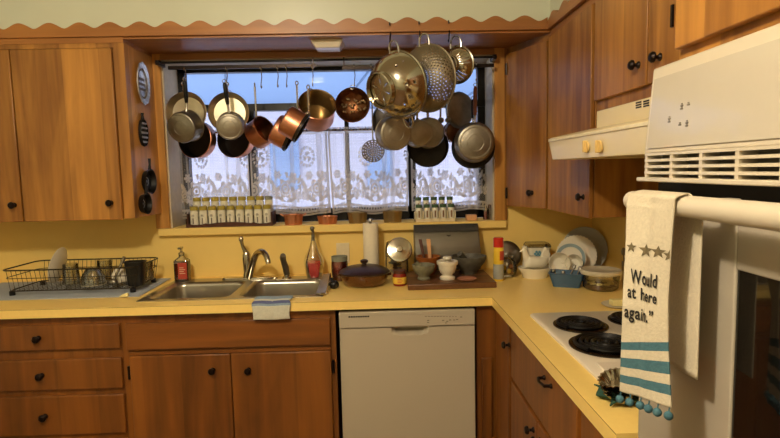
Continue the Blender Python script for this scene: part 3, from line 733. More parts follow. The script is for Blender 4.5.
# left cluster 2
pan('wide copper-bottomed pan with dark inside, lowest of the second pan cluster', 233.5, 139, .055, .100, .065, (-.30, -1, .08), ('copper', 'darkpan'), handle=(.155, 'flat'), up=(-.1, 0, 1))
pan('wide shiny steel frying pan hanging second from left behind a small saucepan', 228.5, 112.5, -.055, .104, .035, (.05, -1, .04), (SW, 'steelw'), up=(0, 0, 1), name='frying_pan', handle=(.04, 'strap'), hm='steel', flare=1.15)
pan('small saucepan with black handle, base outward, right of the other small one', 229.5, 127, -.175, .068, .075, (-.15, 1, .2), ('alum', 'steeld'), up=(-.08, 0, 1), ref='base', handle=(.15, 'flat'))
# copper saucepans with long strap handles
pan('dull copper saucepan with steel strap handle, leftmost of the tilted copper row', 265.5, 129, .0, .078, .088, (.75, -.45, .42), ('copper', 'copperd'), up=(-.45, 0, 1), handle=(.17, 'strap'), hm='steel')
pan('copper saucepan with dark rim, middle of the tilted copper row', 291.5, 137, -.10, .080, .098, (.80, .06, -.46), ('copper', 'darkpan'), up=(.25, 0, 1), handle=(.20, 'strap'), hm='steel', band=True)
pan('copper saucepan with dark rim, rightmost of the tilted copper row', 302, 129, -.235, .074, .098, (.80, .06, -.50), ('copper', 'darkpan'), up=(.2, 0, 1), handle=(.135, 'strap'), hm='steel', band=True)
pan('large copper saucepan with brass coloured inside facing the room by its hook', 317.5, 104, -.06, .098, .122, (.18, -.80, .52), ('copper', 'brass'), up=(-.2, 0, 1), loop=True)
# round copper mould
q = at(352.5, 105, -.10)
mo = thing('copper_mould', 'round dark copper mould with bright bumps hanging right of large copper saucepan', 'mould', Mx=align((-.1, -1, .1), (0, 0, 1), q))
b = MB(); b.lathe([(.088, 0), (.092, .004), (.088, .006), (.082, -.01), (.072, -.04), (.045, -.058), (0, -.062)], 48, wob=lambda a, k: 1+(.02*math.cos(18*a) if k < 5 and k > 2 else 0)); b.build('bowl', 'copperd', mo, solid=.002)
b = MB()
for i in range(4):
    for j in range(7):
        u = (j-3)*.019; v = (i-1.2)*.019-.1*u*0; u += .006*math.sin(i*5+j*3); v += .006*math.cos(i*3+j*7); rr = math.hypot(u, v)
        if rr < .07: b.ball((v, u, -.050+rr*.25), .0075, 8, (1, 1, .9))
b.build('raised_bumps', 'brass', mo)
b = MB(); b.tube(arc((.093, 0, .002), .011, 0, 2*PI, 14, (1, 0, 0), (0, 1, 0))[:-1], .002, 6, closed=True); b.build('hanging_ring', 'steel', mo)
# skimmer
A = at(370, 88, -.06); B = at(373, 140, -.09); C_ = at(373, 151, -.09)
sk_ = thing('skimmer', 'long handled round perforated steel skimmer hanging in the window middle', 'skimmer', Mx=align((-.05, -1, .15), (0, 0, 1), C_))
b = MB(); RR = .061
nr = 11; prof = [(RR*(1-i/nr), -.012*(1-(1-i/nr)**2)) for i in range(nr)]+[(0, -.012)]
b.lathe(prof, 36, skip=lambda k, i: (0 < k < 10 and (k % 2 == 1) and (i % (2 if k < 6 else 3) == 0))); b.build('perforated_disc', 'skim', sk_, solid=.0012)
b = MB(); b.tube([(RR-.004, 0, 0), (RR+.03, 0, .006), (RR+.30, 0, .008)], [.004, .0035, .0045], 8); b.tube(arc((RR+.312, 0, .008), .012, 0, 2*PI, 14, (1, 0, 0), (0, 1, 0))[:-1], .0025, 6, closed=True); b.build('handle', 'steel', sk_)

# colanders on the scalloped board's hooks
def colander(label, px, py, y, R, depth, axis, m, foot, holes, up=(0, 0, 1), lower=True, nf=False, ns=96):
    """px,py: centre of the rim; axis: direction the bottom points"""
    ax = V(axis).normalized(); c = at(px, py, y); Mx = align(ax, up, c)
    t = thing('colander', label, 'colander', Mx=Mx)
    b = MB(); k = 26; prof = []
    for i in range(k+1):
        a = PI/2*i/k; r = R*math.cos(a)**.72; z = depth*math.sin(a)**1.05
        if r < foot*.92: break
        prof.append((r, z))
    zf = prof[-1][1]; prof += [(foot*.6, zf+.001), (foot*.3, zf+.001), (0, zf+.001)]
    kk = len(prof)
    b.lathe(prof, ns, skip=lambda k_, i: holes(k_, i, kk)); b.build('bowl', m, t, solid=.0016)
    b = MB(); b.lathe([(R-.002, 0), (R+.006, -.002), (R+.007, .003), (R+.001, .005)], 64); b.build('rim', m, t)
    if not nf: b = MB(); b.lathe([(foot*.96, zf-.004), (foot*1.04, zf+.006), (foot*1.0, zf+.022), (foot*.93, zf+.024), (foot*.92, zf+.004)], 48); b.build('foot_ring', m, t)
    for s_ in ((1, -1) if lower else (1,)):
        b = MB(); w = .028
        b.tube(smoothp([(s_*(R-.004), -w, .004), (s_*(R+.02), -w, .002), (s_*(R+.042), -w*.75, 0), (s_*(R+.052), 0, 0), (s_*(R+.042), w*.75, 0), (s_*(R+.02), w, .002), (s_*(R-.004), w, .004)]), .0042, 8); b.build('loop_handle', 'steel', t)
    return t
def h_big(k, i, kk): return k in (7, 12) and (i % 12 in (0,)) or k in (kk-3,) and i % 16 in (0,)
def h_dots(k, i, kk): return (k % 2 == 1 and 2 < k < kk-5 and (i % 4 == (0 if k % 4 == 1 else 2)) and 98 < i < 160)
def h_small(k, i, kk): return (k % 2 == 0 and 4 < k < kk-3 and i % 4 == 0 and (i % 24) < 14)
colander('big polished steel colander with foot ring, nearest and largest above the window', 401.5, 85, -.44, .148, .140, (-.72, -.66, -.26), 'steelp', .080, h_big)
colander('dull metal colander with pattern of bright holes behind the biggest colander', 428, 78.5, -.40, .150, .085, (-.66, -.73, -.14), 'alumd', .03, h_dots, lower=False, nf=True, ns=168)
colander('small steel colander hanging at the right end of the colanders', 457.5, 65, -.335, .083, .060, (-.62, -.76, -.12), 'steelp', .042, h_small, lower=False)
for (px, py0, py1, lab) in ((389.5, 24, 41, 'wire S-hook on scalloped board above the biggest colander'), (419, 23, 39, 'wire S-hook on scalloped board above the hole patterned colander'), (448.5, 22, 39, 'wire S-hook on scalloped board above the small right colander')):
    a = at(px, py0, -.352); c = at(px+1, py1, -.362); shook(a.x, -.349, a.z-.004, c.z, lab, r=.010, m='bronze', th=.0036)
# right cluster
pan('steel saucepan with grey base outward hanging just below the biggest colander', 396.5, 133.5, -.29, .083, .075, (-.32, 1, .10), ('alum', 'steeld'), up=(.1, 0, 1), ref='base', handle=None, loop=True)
pan('dark frying pan rim showing left below the biggest colander', 391, 121, -.02, .104, .04, (.05, 1, .05), ('darkpan', 'darkpan'), up=(.05, 0, 1), ref='base', name='frying_pan', handle=(.15, 'flat'))
pan('small steel saucepan, base outward, in front of the black skillet', 421, 133, -.185, .069, .07, (-.28, 1, .02), ('alum', 'steeld'), up=(.05, 0, 1), ref='base', handle=(.14, 'strap'), hm='steel')
pan('open steel saucepan hanging between small saucepan and black skillet', 430, 132.5, -.09, .080, .05, (-.05, 1, .02), ('steeld', 'steeld'), up=(-.05, 0, 1), ref='base', handle=(.16, 'flat'))
pan('black skillet with dark shiny inside, lowest pan below the holed colander', 428, 146.5, .05, .112, .045, (-.05, -1, .10), ('darkpan', 'darkpan'), up=(.02, 0, 1), name='skillet', handle=(.17, 'strap'), hm='iron')
pan('small copper saucepan hanging between black skillet and wooden handled pan', 455.5, 132, .095, .057, .045, (-.2, 1, .1), ('copperd', 'darkpan'), up=(0, 0, 1), ref='base', handle=(.16, 'strap'), hm='steel')
pan('oval looking steel pan partly hidden behind the ladles at the right', 462, 110, .05, .098, .022, (-.55, .82, .05), ('steeld', 'steeld'), up=(0, 0, 1), ref='base', name='frying_pan')
pan('steel frying pan with brown wooden handle, base outward, rightmost in window', 475.5, 142.5, -.20, .101, .05, (.06, 1, .05), ('steeld', 'steeld'), up=(.02, 0, 1), ref='base', name='frying_pan', handle=(.185, 'flat'), hm='hwoodl', flare=1.08)
pan('black skillet hanging directly behind the wooden handled frying pan', 474.5, 147, -.09, .113, .045, (0, 1, .05), ('iron', 'darkpan'), up=(0, 0, 1), name='skillet', ref='base', handle=(.14, 'flat'))
for (px, lab) in ((441, 'long handled steel ladle, left of two behind the holed colander'), (448, 'long handled steel ladle, right of two behind the holed colander')):
    q = at(px, 118, -.035); t = thing('ladle', lab, 'ladle', Mx=Matrix.Translation(q))
    b = MB(); b.ball((0, 0, -.012), .017, 16, (1, 1, .9)); b.build('ladle_bowl', 'steeld', t)
    b = MB(); b.tube([(0, .0, -.01), (0, .028, 0), (.002, .03, .05), (.012, .03, .20), (.012, .015, .21)], .006, 8); b.build('handle', 'steel', t)
b = MB(); 
q = at(412, 150, -.14)
# hooks on the bars
hk = [(184.5, 84, -.12, 'handle of the leftmost small saucepan'), (226, 84, -.12, 'handle of the second small saucepan'), (260.5, 86, -.075, 'leftmost tilted copper saucepan'), (277, 85, -.075, 'middle tilted copper saucepan'), (286, 85, -.075, 'rightmost tilted copper saucepan'), (312, 84, -.11, 'large copper saucepan with brass inside'), (354, 84, -.075, 'round copper mould'), (371, 84, -.075, 'perforated skimmer'), (476, 79, -.10, 'wooden handled frying pan')]
for (px, py, y, lab) in hk:
    a = at(px, 66, BARY); c = at(px, py, BARY); shook(a.x, BARY, BZ+.006, c.z, 'thin steel S-hook over the pot bar above the '+lab, r=.011)
for (px, lab) in ((313, 'small hook joining left pot bar end to the rod'), (344, 'small hook joining right pot bar end to the rod')):
    a = at(px, 62, BARY); b = MB(); b.box((a.x-.003, BARY-.008, BZ-.006), (a.x+.003, BARY-.004, zr_+.016)); b.box((a.x-.003, BARY-.008, zr_+.012), (a.x+.003, BARY+.008, zr_+.016)); tag(b.build('bar_hook', 'bronze'), lab, 'hook')

# soffit light
q0 = at(312, 42, -.2); q1 = at(344, 42, -.2)
cxl = (q0.x+q1.x)/2
sl = thing('soffit_light', 'small white rectangular light fitting under the wooden soffit over window', 'light', (cxl, -.2, SO-.014))
b = MB(); hw = (q1.x-q0.x)/2
b.hexa([(cxl-hw*.72, -.25, SO-.05), (cxl+hw*.72, -.25, SO-.05), (cxl+hw*.72, -.15, SO-.05), (cxl-hw*.72, -.15, SO-.05), (cxl-hw, -.27, SO-.014), (cxl+hw, -.27, SO-.014), (cxl+hw, -.13, SO-.014), (cxl-hw, -.13, SO-.014)])
b.build('diffuser', 'white', sl, world=True, bevel=.004)

# things on the side of the left cabinet (plane x = -1.18)
XS = -1.1805
def sp_(px, py): return atx(px, py, XS)
q = sp_(141.5, 84)
pl = thing('decorative_plate', 'oval silvery decorative plate hung on the side of the left cabinet', 'plate', Mx=align((1, 0, 0), (0, 0, 1), (XS, -.175, q.z)))
b = MB(); b.lathe([(0, .006), (.060, .006), (.074, .012), (.104, .018), (.106, .015), (.076, .008), (.06, 0), (0, 0)], 48, wob=lambda a, k: 1+(.025*math.cos(12*a) if k in (3, 4) else 0), sy=.68); b.build('dish', 'rope', pl)
b = MB(); b.lathe([(.066, .0115), (.072, .0145), (.076, .0135)], 40, sy=.68)
for i in range(3): b.box((-.035+i*.025, -.04+.006*i, .0062), (-.022+i*.025, .04-.006*i, .0075))
b.build('dark_relief', 'greym', pl)
q = sp_(143.5, 133)
tr = thing('cast_iron_trivet', 'oval black cast iron mould with ridges hung below the silvery plate', 'trivet', Mx=align((1, 0, 0), (0, 0, 1), (XS, -.195, q.z)))
b = MB(); b.lathe([(0, 0), (.066, 0), (.07, .008), (.066, .016), (.058, .010), (0, .010)], 40, sy=.62); b.tube([(.066, 0, .008), (.085, 0, .008), (.098, 0, .008)], [.008, .006, .008], 8); b.build('tray', 'iron', tr)
b = MB()
for i in range(5): 
    x = -.046+i*.023; w = .034*math.sqrt(1-(x/.07)**2); b.tube([(x, -w, .011), (x, w, .011)], .005, 8)
b.build('ridges', 'rope', tr)
for (px, py, yy, R, lab) in ((145.5, 181.5, -.185, .062, 'small black cast iron skillet hung below the ridged mould'), (140.5, 204, -.245, .052, 'smallest black cast iron skillet, lowest on the cabinet side')):
    q = sp_(px, py); t = thing('cast_iron_skillet', lab, 'skillet', Mx=align((1, 0, 0), (0, 0, 1), (XS, yy, q.z)))
    b = MB(); b.lathe([(0, 0), (R*.84, 0), (R, .026), (R*1.03, .028), (R*.96, .027), (R*.82, .004), (0, .004)], 36); b.build('pan_body', 'iron', t)
    b = MB(); b.tube([(R*.95, 0, .022), (R+.025, 0, .024), (R+.054, 0, .024)], [.009, .006, .008], 8); b.build('handle', 'iron', t)
    b = MB(); b.lathe([(.018, .0045), (.02, .0055), (.022, .0045)], 20); b.box((-.006, -.002, .004), (.006, .002, .0056)); b.build('cast_mark', 'rope', t)

# ================================================================== CURTAINS
def lace(u, v):
    """opacity of the lace at u metres along, v metres above the hem"""
    a = .14
    if (u*1000) % 16 < 3 or (v*1000) % 16 < 3: a += .08            # net
    if v < .012: a = .8
    if .045 < v < .052 or .016 < v < .02: a = .85
    if .02 <= v <= .045:
        if ((u*1000) % 22-11)**2+((v-.0325)*1000)**2 < 42: a = .18
        else: a = .8
    # rose border
    v0_ = v; u0_ = u; u = u/1.38; v = v/1.3 if v > .06 else v; P = .175; k = math.floor(u/P); du = u-(k+.5)*P
    def blob(cx, cy, r, ph_):
        dx, dy = du-cx, v-cy; d = math.hypot(dx, dy); th = math.atan2(dy, dx)
        rr = r*(1+.16*math.cos(6*th+ph_))
        if d > rr: return None
        t = d/r
        if t < .2: return .95
        if t < .34: return .35
        if t < .62: return .92
        if t < .74: return .35
        return .9
    for (cx, cy, r, p_) in ((0, .115, .040, 0), (-.062, .095, .026, 1), (.062, .088, .024, 2), (.045, .165, .022, 1), (-.04, .175, .018, 0), (-.085, .15, .013, 0), (.083, .125, .014, 3)):
        q = blob(cx, cy, r, p_)
        if q: a = max(a, q) if q > .5 else q
    if .058 < v < .19:
        for (cx, cy, an, L, w) in ((-.03, .07, 2.6, .03, .009), (.03, .068, .5, .03, .009), (.08, .16, 1.1, .022, .008), (-.066, .13, 2.0, .026, .009), (.01, .185, 1.7, .02, .007)):
            dx, dy = du-cx, v-cy; s_ = dx*math.cos(an)+dy*math.sin(an); t = -dx*math.sin(an)+dy*math.cos(an)
            if (s_/L)**2+(t/w)**2 < 1: a = .9
    u, v = u0_, v0_
    # medallions
    P = .36; k = math.floor(u/P); du = u-(k+.5)*P; dv = v-.335; d = math.hypot(du, dv); th = math.atan2(dv, du)
    if .044 < d < .060 and (th*14/(2*PI)) % 1 < .6: a = .9
    if d < .03 and math.cos(th*3+d*90) > -.2: a = .85
    return a
cm, nt, pb = newmat('lace_curtain'); nt.nodes.remove(pb); N = nt.nodes.new; Lk = nt.links.new
at_ = N('ShaderNodeAttribute'); at_.attribute_name = 'lace'
tp = N('ShaderNodeBsdfTransparent'); df = N('ShaderNodeBsdfDiffuse'); tl = N('ShaderNodeBsdfTranslucent')
df.inputs[0].default_value = lin((214, 200, 176)); tl.inputs[0].default_value = lin((228, 212, 190))
nz = N('ShaderNodeTexNoise'); nz.inputs['Scale'].default_value = 260
m1 = N('ShaderNodeMixShader'); m1.inputs[0].default_value = .5; Lk(df.outputs[0], m1.inputs[1]); Lk(tl.outputs[0], m1.inputs[2])
mm = N('ShaderNodeMath'); mm.operation = 'MULTIPLY_ADD'; Lk(nz.outputs['Fac'], mm.inputs[0]); mm.inputs[1].default_value = .1; Lk(at_.outputs['Fac'], mm.inputs[2])
m2 = N('ShaderNodeMixShader'); Lk(mm.outputs[0], m2.inputs[0]); Lk(tp.outputs[0], m2.inputs[1]); Lk(m1.outputs[0], m2.inputs[2]); Lk(m2.outputs[0], nt.nodes['Material Output'].inputs['Surface'])
M['lace'] = cm
CY = .165
zct = at(350, 129, CY).z; zcb = at(350, 213.5, CY).z
rd = MB(); rd.tube([(WX0+.008, CY, zct-.004), (WX1-.008, CY, zct-.004)], .006, 10); tag(rd.build('curtain_rod', 'hwood'), 'thin brown rod carrying the lace cafe curtains across the window', 'curtain rod')
def curtain(pxa, pxb, label, u0, sw0, sw1, seed):
    xa_, xb_ = at(pxa, 170, CY).x, at(pxb, 170, CY).x
    rnd = random.Random(seed); nu = max(60, int((xb_-xa_)/.0042)); nv = 118
    folds = [(rnd.uniform(3, 11), rnd.uniform(0, 6.28), rnd.uniform(.003, .009)) for _ in range(5)]
    tight = [(rnd.uniform(.1, .9), rnd.uniform(.02, .05)) for _ in range(3)]
    stretch = 1.35; vals = []; vs = []
    for j in range(nv+1):
        v = j/nv; z = zcb+(zct+.012-zcb)*v
        for i in range(nu+1):
            s_ = i/nu
            xa2 = xa_+sw0*(1-v)**1.5; xb2 = xb_+sw1*(1-v)**1.5
            x = xa2+(xb2-xa2)*s_
            y = CY+sum(A_*math.sin(w_*s_*(xb_-xa_)*8+p_+.4*v) for w_, p_, A_ in folds)*(1-.35*v)
            if v > .96: y = CY-.008+.004*math.sin(i*1.3)
            zz = z-.008*math.sin(s_*9+seed)*(1-v)
            vs.append((x, y, zz))
            u = u0+(s_*(xb_-xa_))*stretch
            a = lace(u, v*(zct-zcb)*1.02)
            # gathered folds are denser
            sl_ = abs(sum(A_*w_*8*math.cos(w_*s_*(xb_-xa_)*8+p_+.4*v) for w_, p_, A_ in folds))
            a = a+(1-a)*min(.55, max(0, sl_-.7)*.38)
            for (tc_, tw_) in tight:
                e_ = abs(s_-tc_)/tw_
                if e_ < 1: a = a+(1-a)*.55*(1-e_*e_)*(.6+.4*(1-v))
            if s_ < .02 or s_ > .98: a = .9
            if v > .93: a = max(a, .6)
            vals.append(a)
    w_ = nu+1; fs = [(j*w_+i, j*w_+i+1, (j+1)*w_+i+1, (j+1)*w_+i) for j in range(nv) for i in range(nu)]
    b = MB(); b.add(vs, fs); o = b.build('lace_curtain', 'lace', solid=0)
    at2 = o.data.attributes.new('lace', 'FLOAT', 'POINT'); at2.data.foreach_set('value', vals)
    return tag(o, label, 'curtain')
curtain(178, 249, 'sheer lace cafe curtain panel behind the leftmost hanging pans', 0, .01, .0, 1)
curtain(250.5, 328, 'sheer lace cafe curtain panel below the copper saucepans', .1, .0, .01, 2)
curtain(329, 409, 'sheer lace cafe curtain panel behind the perforated skimmer', .25, .015, -.01, 3)
curtain(411, 489, 'sheer lace cafe curtain panel at the right behind cream spice rack', .4, 0, 0, 4)

# ================================================================== WINDOW LEDGE
LZ = WZ0
# dark rack with two rows of nine jars
def jar_make(label, lid, r, h, group):
    t = thing('spice_jar', label, 'spice jar', (0, 0, 0), group)
    b = MB(); b.lathe([(0, 0), (r, 0), (r, h*.74), (r*.8, h*.79), (r*.8, h*.82), (0, h*.82)], 20); b.build('jar', 'spicejar', t)
    b = MB(); b.lathe([(0, h*.80), (r*.96, h*.80), (r*.96, h), (0, h)], 20); b.build('lid', lid, t)
    b = MB(); Mx = align((0, -1, 0), (1, 0, 0), (0, -r-.0002, h*.52))
    b.lathe([(.0055, 0), (.0065, .0005), (.0075, 0)], 14, Mx)
    b.box((-.0035, -r-.0006, h*.10), (.0035, -r+.002, h*.40)); b.box((-.003, -r-.0006, h*.5), (.003, -r+.002, h*.55)); b.build('label_print', 'greym', t)
    return t
ra = at(190, 221, .03); rb = at(272, 221, .03)
srk = thing('spice_rack', 'dark wooden two tier spice rack with scalloped front at window left', 'spice rack', ((ra.x+rb.x)/2, .05, LZ))
b = MB(); b.box((ra.x, .0, LZ), (rb.x, .11, LZ+.008)); b.box((ra.x, .055, LZ), (rb.x, .115, LZ+.035)); b.box((ra.x-.006, .0, LZ), (ra.x, .115, LZ+.075)); b.box((rb.x, .0, LZ), (rb.x+.006, .115, LZ+.075)); b.build('shelves', 'rack', srk, world=True)
pl_ = [(ra.x-.01, LZ)]; n = 40
for i in range(n+1):
    s_ = i/n; x = rb.x+.01+(ra.x-rb.x-.02)*s_; e = abs(s_-.5)*2; z = LZ+.014+.012*max(0, math.cos(PI*e*.8))+.006*(math.cos(e*PI*4)*.5+.5)*(1 if e > .5 else 0)
    pl_.append((x, z))
pl_[0] = (ra.x-.01, LZ); pl_.insert(1, (rb.x+.01, LZ))
b = MB(); b.prism(pl_, 0, .006, Matrix(((1, 0, 0, 0), (0, 0, -1, 0), (0, 1, 0, 0), (0, 0, 0, 1)))); b.build('scalloped_front', 'rack', srk, world=True)
lab_f = 'white spice jar with olive lid in the front row of the dark rack'; lab_b = 'white spice jar with olive lid in the raised back row of the dark rack'
P0 = jar_make(lab_f, 'olivelid', .0225, .106, 'front row jars of the dark spice rack'); P0.location = (0, 0, 0)
x0 = ra.x+.026; st = (rb.x-ra.x-.050)/8
for i in range(9):
    o = P0 if i == 0 else copy_tree(P0); o.location = (x0+i*st, .028, LZ+.008)
for i in range(9):
    o = copy_tree(P0); o['label'] = lab_b; o['group'] = 'back row jars of the dark spice rack'; o.location = (x0+i*st, .084, LZ+.055)
    if i == 8:
        for ch in o.children:
            if ch.name.startswith('lid'):
                ch.data = ch.data.copy(); ch.data.materials[0] = M['greylid']
        o['label'] = 'white spice jar with grey lid at right end of back row'; del o['group']
b = MB(); b.box((ra.x, .06, LZ+.035), (rb.x, .115, LZ+.055)); b.build('raised_step', 'rack', srk, world=True)
# cream rack with 2 x 5 jars
ra = at(415, 221, .03); rb = at(455, 221, .03)
srk = thing('spice_rack', 'cream box spice rack with green lidded jars at window right', 'spice rack', ((ra.x+rb.x)/2, .05, LZ))
b = MB(); W_ = rb.x-ra.x; b.box((ra.x, 0, LZ), (rb.x, .1, LZ+.012)); b.box((ra.x, -.004, LZ), (rb.x, 0, LZ+.018)); b.box((ra.x, .052, LZ), (rb.x, .1, LZ+.05))
for k_ in range(6): x = ra.x+W_*k_/5; x = min(max(x, ra.x+.003), rb.x-.003); b.box((x-.003, -.004, LZ), (x+.003, .05, LZ+.060))
b.build('box', 'spicew', srk, world=True, bevel=.001)
P1 = thing('spice_jar', 'x', 'spice jar', (0, 0, 0), 'front row jars of the cream spice rack'); P1['label'] = 'brown spice jar with green lid in front row of cream rack'
b = MB(); b.lathe([(0, 0), (.0165, 0), (.0165, .066), (.014, .07), (0, .07)], 18); b.build('jar', 'spicejar', P1)
b = MB(); b.lathe([(0, .066), (.0178, .066), (.0178, .084), (0, .084)], 18); b.build('lid', 'greenlid', P1)
b = MB(); b.tube([(0, -.0155, .012), (0, -.0155, .05)], .0045, 8); b.build('spice_strip', 'spicefill', P1)
for i in range(5):
    o = P1 if i == 0 else copy_tree(P1); o.location = (ra.x+W_*(i+.5)/5, .024, LZ+.012)
for i in range(5):
    o = copy_tree(P1); o['label'] = 'brown spice jar with green lid in back row of cream rack'; o['group'] = 'back row jars of the cream spice rack'; o.location = (ra.x+W_*(i+.5)/5, .076, LZ+.05)
# copper measuring cups / moulds
def fluted(px, w, h, label, m, ears=False, n=9):
    a = at(px, 221, .03); t = thing('copper_mould', label, 'mould', (a.x, .03, LZ))
    b = MB(); R = w/2
    b.lathe([(0, 0), (R*.86, 0), (R, h), (R*.97, h), (R*.83, .003), (0, .003)], 72, wob=lambda a_, k: 1+(.09*abs(math.cos(n*a_/2)) - .06), sy=.75); b.build('fluted_cup', m, t)
    if ears:
        for s_ in (-1, 1):
            e = MB(); e.prism([(0, 0), (s_*.024, .014), (s_*.02, .02), (0, .012)], -.004, .004, Matrix(((1, 0, 0, s_*R*.95), (0, 0, 1, 0), (0, 1, 0, h-.014), (0, 0, 0, 1)))); e.build('ear_handle', m, t)
    return t
fluted(293.5, .106, .058, 'fluted copper mould with ear handles on the window ledge left', 'copper', True)
fluted(327.5, .112, .044, 'lowest fluted copper mould on the window ledge', 'copper')
fluted(357.5, .110, .060, 'tarnished brass fluted mould on ledge above the paper towel left', 'brass')
fluted(392.5, .110, .064, 'tarnished brass fluted mould on ledge right of the paper towel', 'brass')
q = at(471, 218, .04); b = MB(); b.box((q.x-.028, .01, LZ), (q.x+.028, .06, LZ+.032)); bb = b.build('small_box', 'bamboo', bevel=.003); tag(bb, 'small pale wooden box on the window ledge right of cream rack', 'box')
q = at(485.5, 217, .04); t = thing('glass_bottle', 'small clear bottle with red strip at right end of the ledge', 'bottle', (q.x, .04, LZ))
b = MB(); b.lathe([(0, 0), (.013, 0), (.013, .055), (.008, .068), (.008, .078)], 18); b.build('glass', 'glass', t)
b = MB(); b.tube([(0, 0, .003), (0, 0, .048)], .009, 12); b.build('contents', 'redjar', t)
q = at(491, 217, .04); t = thing('glass_tumbler', 'short clear tumbler holding brown sticks beside right window casing', 'tumbler', (q.x, .045, LZ))
b = MB(); b.lathe([(0, .002), (.017, .002), (.019, .068)], 18); b.build('glass', 'glass', t)
b = MB()
for i in range(5): a = i*1.3; b.tube([(.008*math.cos(a), .008*math.sin(a), .004), (.014*math.cos(a+.5), .014*math.sin(a+.5), .085)], .0028, 6)
b.build('sticks', 'hwood', t)
# ================================================================== ON THE COUNTER
C = CT
# drying mat
mt = MB(); a = atz(170, 279.5, C); f_ = atz(139, 297, C); 
mt.loft([[V((-2.05, f_.y, z)), V((f_.x, f_.y, z)), V((a.x, -.045, z)), V((-2.05, -.045, z))] for z in (C+.0005, C+.005)])
tag(mt.build('drying_mat', 'mat', bevel=.002), 'blue-grey drying mat lying left of the sink under the dish rack', 'drying mat')
MZ = C+.0055
# dish rack
xr1 = atz(152, 281, MZ).x; dx0, dx1, dy0, dy1 = -1.80, -1.165, -.40, -.11
dk = thing('dish_rack', 'black wire dish rack holding glassware left of the sink', 'dish rack', ((dx0+dx1)/2, (dy0+dy1)/2, MZ))
def rr(z, ins=0): return rrect(dx0+ins, dy0+ins, dx1-ins, dy1-ins, .04, z, 5)
b = MB(); b.tube(rr(MZ+.125), .0035, 8, closed=True); b.tube(rr(MZ+.022, .02), .003, 8, closed=True); b.tube(rr(MZ+.085, .006), .002, 6, closed=True)
n = 26
for i in range(n+1):
    x = dx0+.03+(dx1-dx0-.06)*i/n
    b.tube([(x, dy0, MZ+.125), (x, dy0+.02, MZ+.022), (x, dy1-.02, MZ+.022), (x, dy1, MZ+.125)], .0012, 5)
for i in range(9):
    y = dy0+.03+(dy1-dy0-.06)*i/8
    b.tube([(dx1, y, MZ+.125), (dx1-.02, y, MZ+.022), (dx1-.08, y, MZ+.022)], .0012, 5)
b.build('wire_basket', 'rackwire', dk, world=True)
for (x, y) in ((dx1-.03, dy0+.03), (dx1-.03, dy1-.03), (dx0+.03, dy0+.03), (dx0+.03, dy1-.03)):
    b = MB(); b.lathe([(0, 0), (.013, 0), (.013, .02), (.006, .024), (0, .024)], 12, Matrix.Translation((x, y, MZ))); b.build('rubber_foot', 'blackp', dk, world=True)
RZ = MZ+.026
q = at(136.5, 285, -.33); t = thing('utensil_cup', 'black plastic utensil cup standing at the front of the dish rack', 'cup', (q.x, -.33, RZ))
b = MB(); b.loft([rrect(-.036, -.026, .036, .026, .02, 0, 5), rrect(-.047, -.034, .047, .034, .024, .118, 5), rrect(-.044, -.031, .044, .031, .022, .118, 5), rrect(-.034, -.024, .034, .024, .018, .004, 5)]); b.build('cup', 'blackp', t)
b = MB(); b.tube(rrect(-.048, -.035, .048, .035, .024, .116, 5), .003, 6, closed=True); b.build('rim', 'blackp', t)
t = thing('kitchen_brush', 'silver handled brush leaning in the dish rack left of the black cup', 'brush', tuple(at(115, 283, -.3)))
A = at(113, 282, -.30); B = at(124.5, 257, -.30); b = MB(); b.tube([A, (A+B)/2, B], [.007, .006, .009], 10); b.build('handle', 'steel', t, world=True)
b = MB(); b.ball(A, .022, 12, (1.1, .8, .8)); b.build('brush_head', 'steeld', t, world=True)
# glasses and bowls upside down
def glass_at(px, R, h, y, lab, kind='tumbler', m='glass', tilt=(0, 0, 1)):
    q = at(px, 286, y); t = thing('drinking_glass' if kind == 'tumbler' else 'glass_bowl', lab, 'glass' if kind == 'tumbler' else 'bowl', Mx=align(tilt, (1, 0, 0), (q.x, y, RZ+.002)))
    b = MB()
    if kind == 'tumbler': b.lathe([(R, 0), (R*.86, h), (0, h), (0, h-.008), (R*.82, h-.008), (R*.96, 0)], 28)
    else: b.lathe([(R, 0), (R*.96, h*.5), (R*.55, h*.95), (R*.4, h), (0, h), (0, h-.004), (R*.5, h*.9), (R*.9, h*.45), (R*.96, 0)], 32)
    b.build('glass_wall', m, t)
    g = MB(); g.lathe([(R*.97, 0), (R*1.02, .002), (R*.97, .004)], 28); g.build('rim', 'porc' if kind != 'tumbler' else m, t)
    return t
glass_at(94, .055, .085, -.30, 'clear glass bowl upside down in dish rack at the left', 'bowl')
glass_at(106, .040, .10, -.165, 'clear tumbler upside down at the back of the dish rack', 'tumbler')
glass_at(120, .038, .065, -.235, 'white bowl upside down behind the silver handled brush', 'bowl', 'porc')
glass_at(148, .032, .095, -.2, 'clear tumbler upside down at right end of the dish rack', 'tumbler', 'plastic_clear')
glass_at(72, .04, .10, -.26, 'clear tumbler upside down left of the glass bowl in the rack', 'tumbler')
q = at(62, 283, -.25); t = thing('plate', 'white plate standing upright at left inside the dish rack', 'plate', Mx=align((-.95, -.1, .25), (0, 0, 1), (q.x, -.25, RZ+.093))); b = MB(); b.lathe([(0, 0), (.055, 0), (.092, .012), (.09, .015), (.05, .004), (0, .004)], 36); b.build('dish', 'porc', t)
q = atz(124, 296.5, C+.006); b = MB(); b.hexa([(q.x-.022, q.y-.012, MZ), (q.x+.022, q.y-.012, MZ), (q.x+.02, q.y+.012, MZ), (q.x-.018, q.y+.012, MZ), (q.x-.006, q.y-.006, MZ+.012), (q.x+.02, q.y-.006, MZ+.018), (q.x+.018, q.y+.008, MZ+.018), (q.x, q.y+.008, MZ+.012)]); tag(b.build('sponge_piece', 'butter', bevel=.003), 'little cream coloured wedge on the front edge of the drying mat', 'sponge')
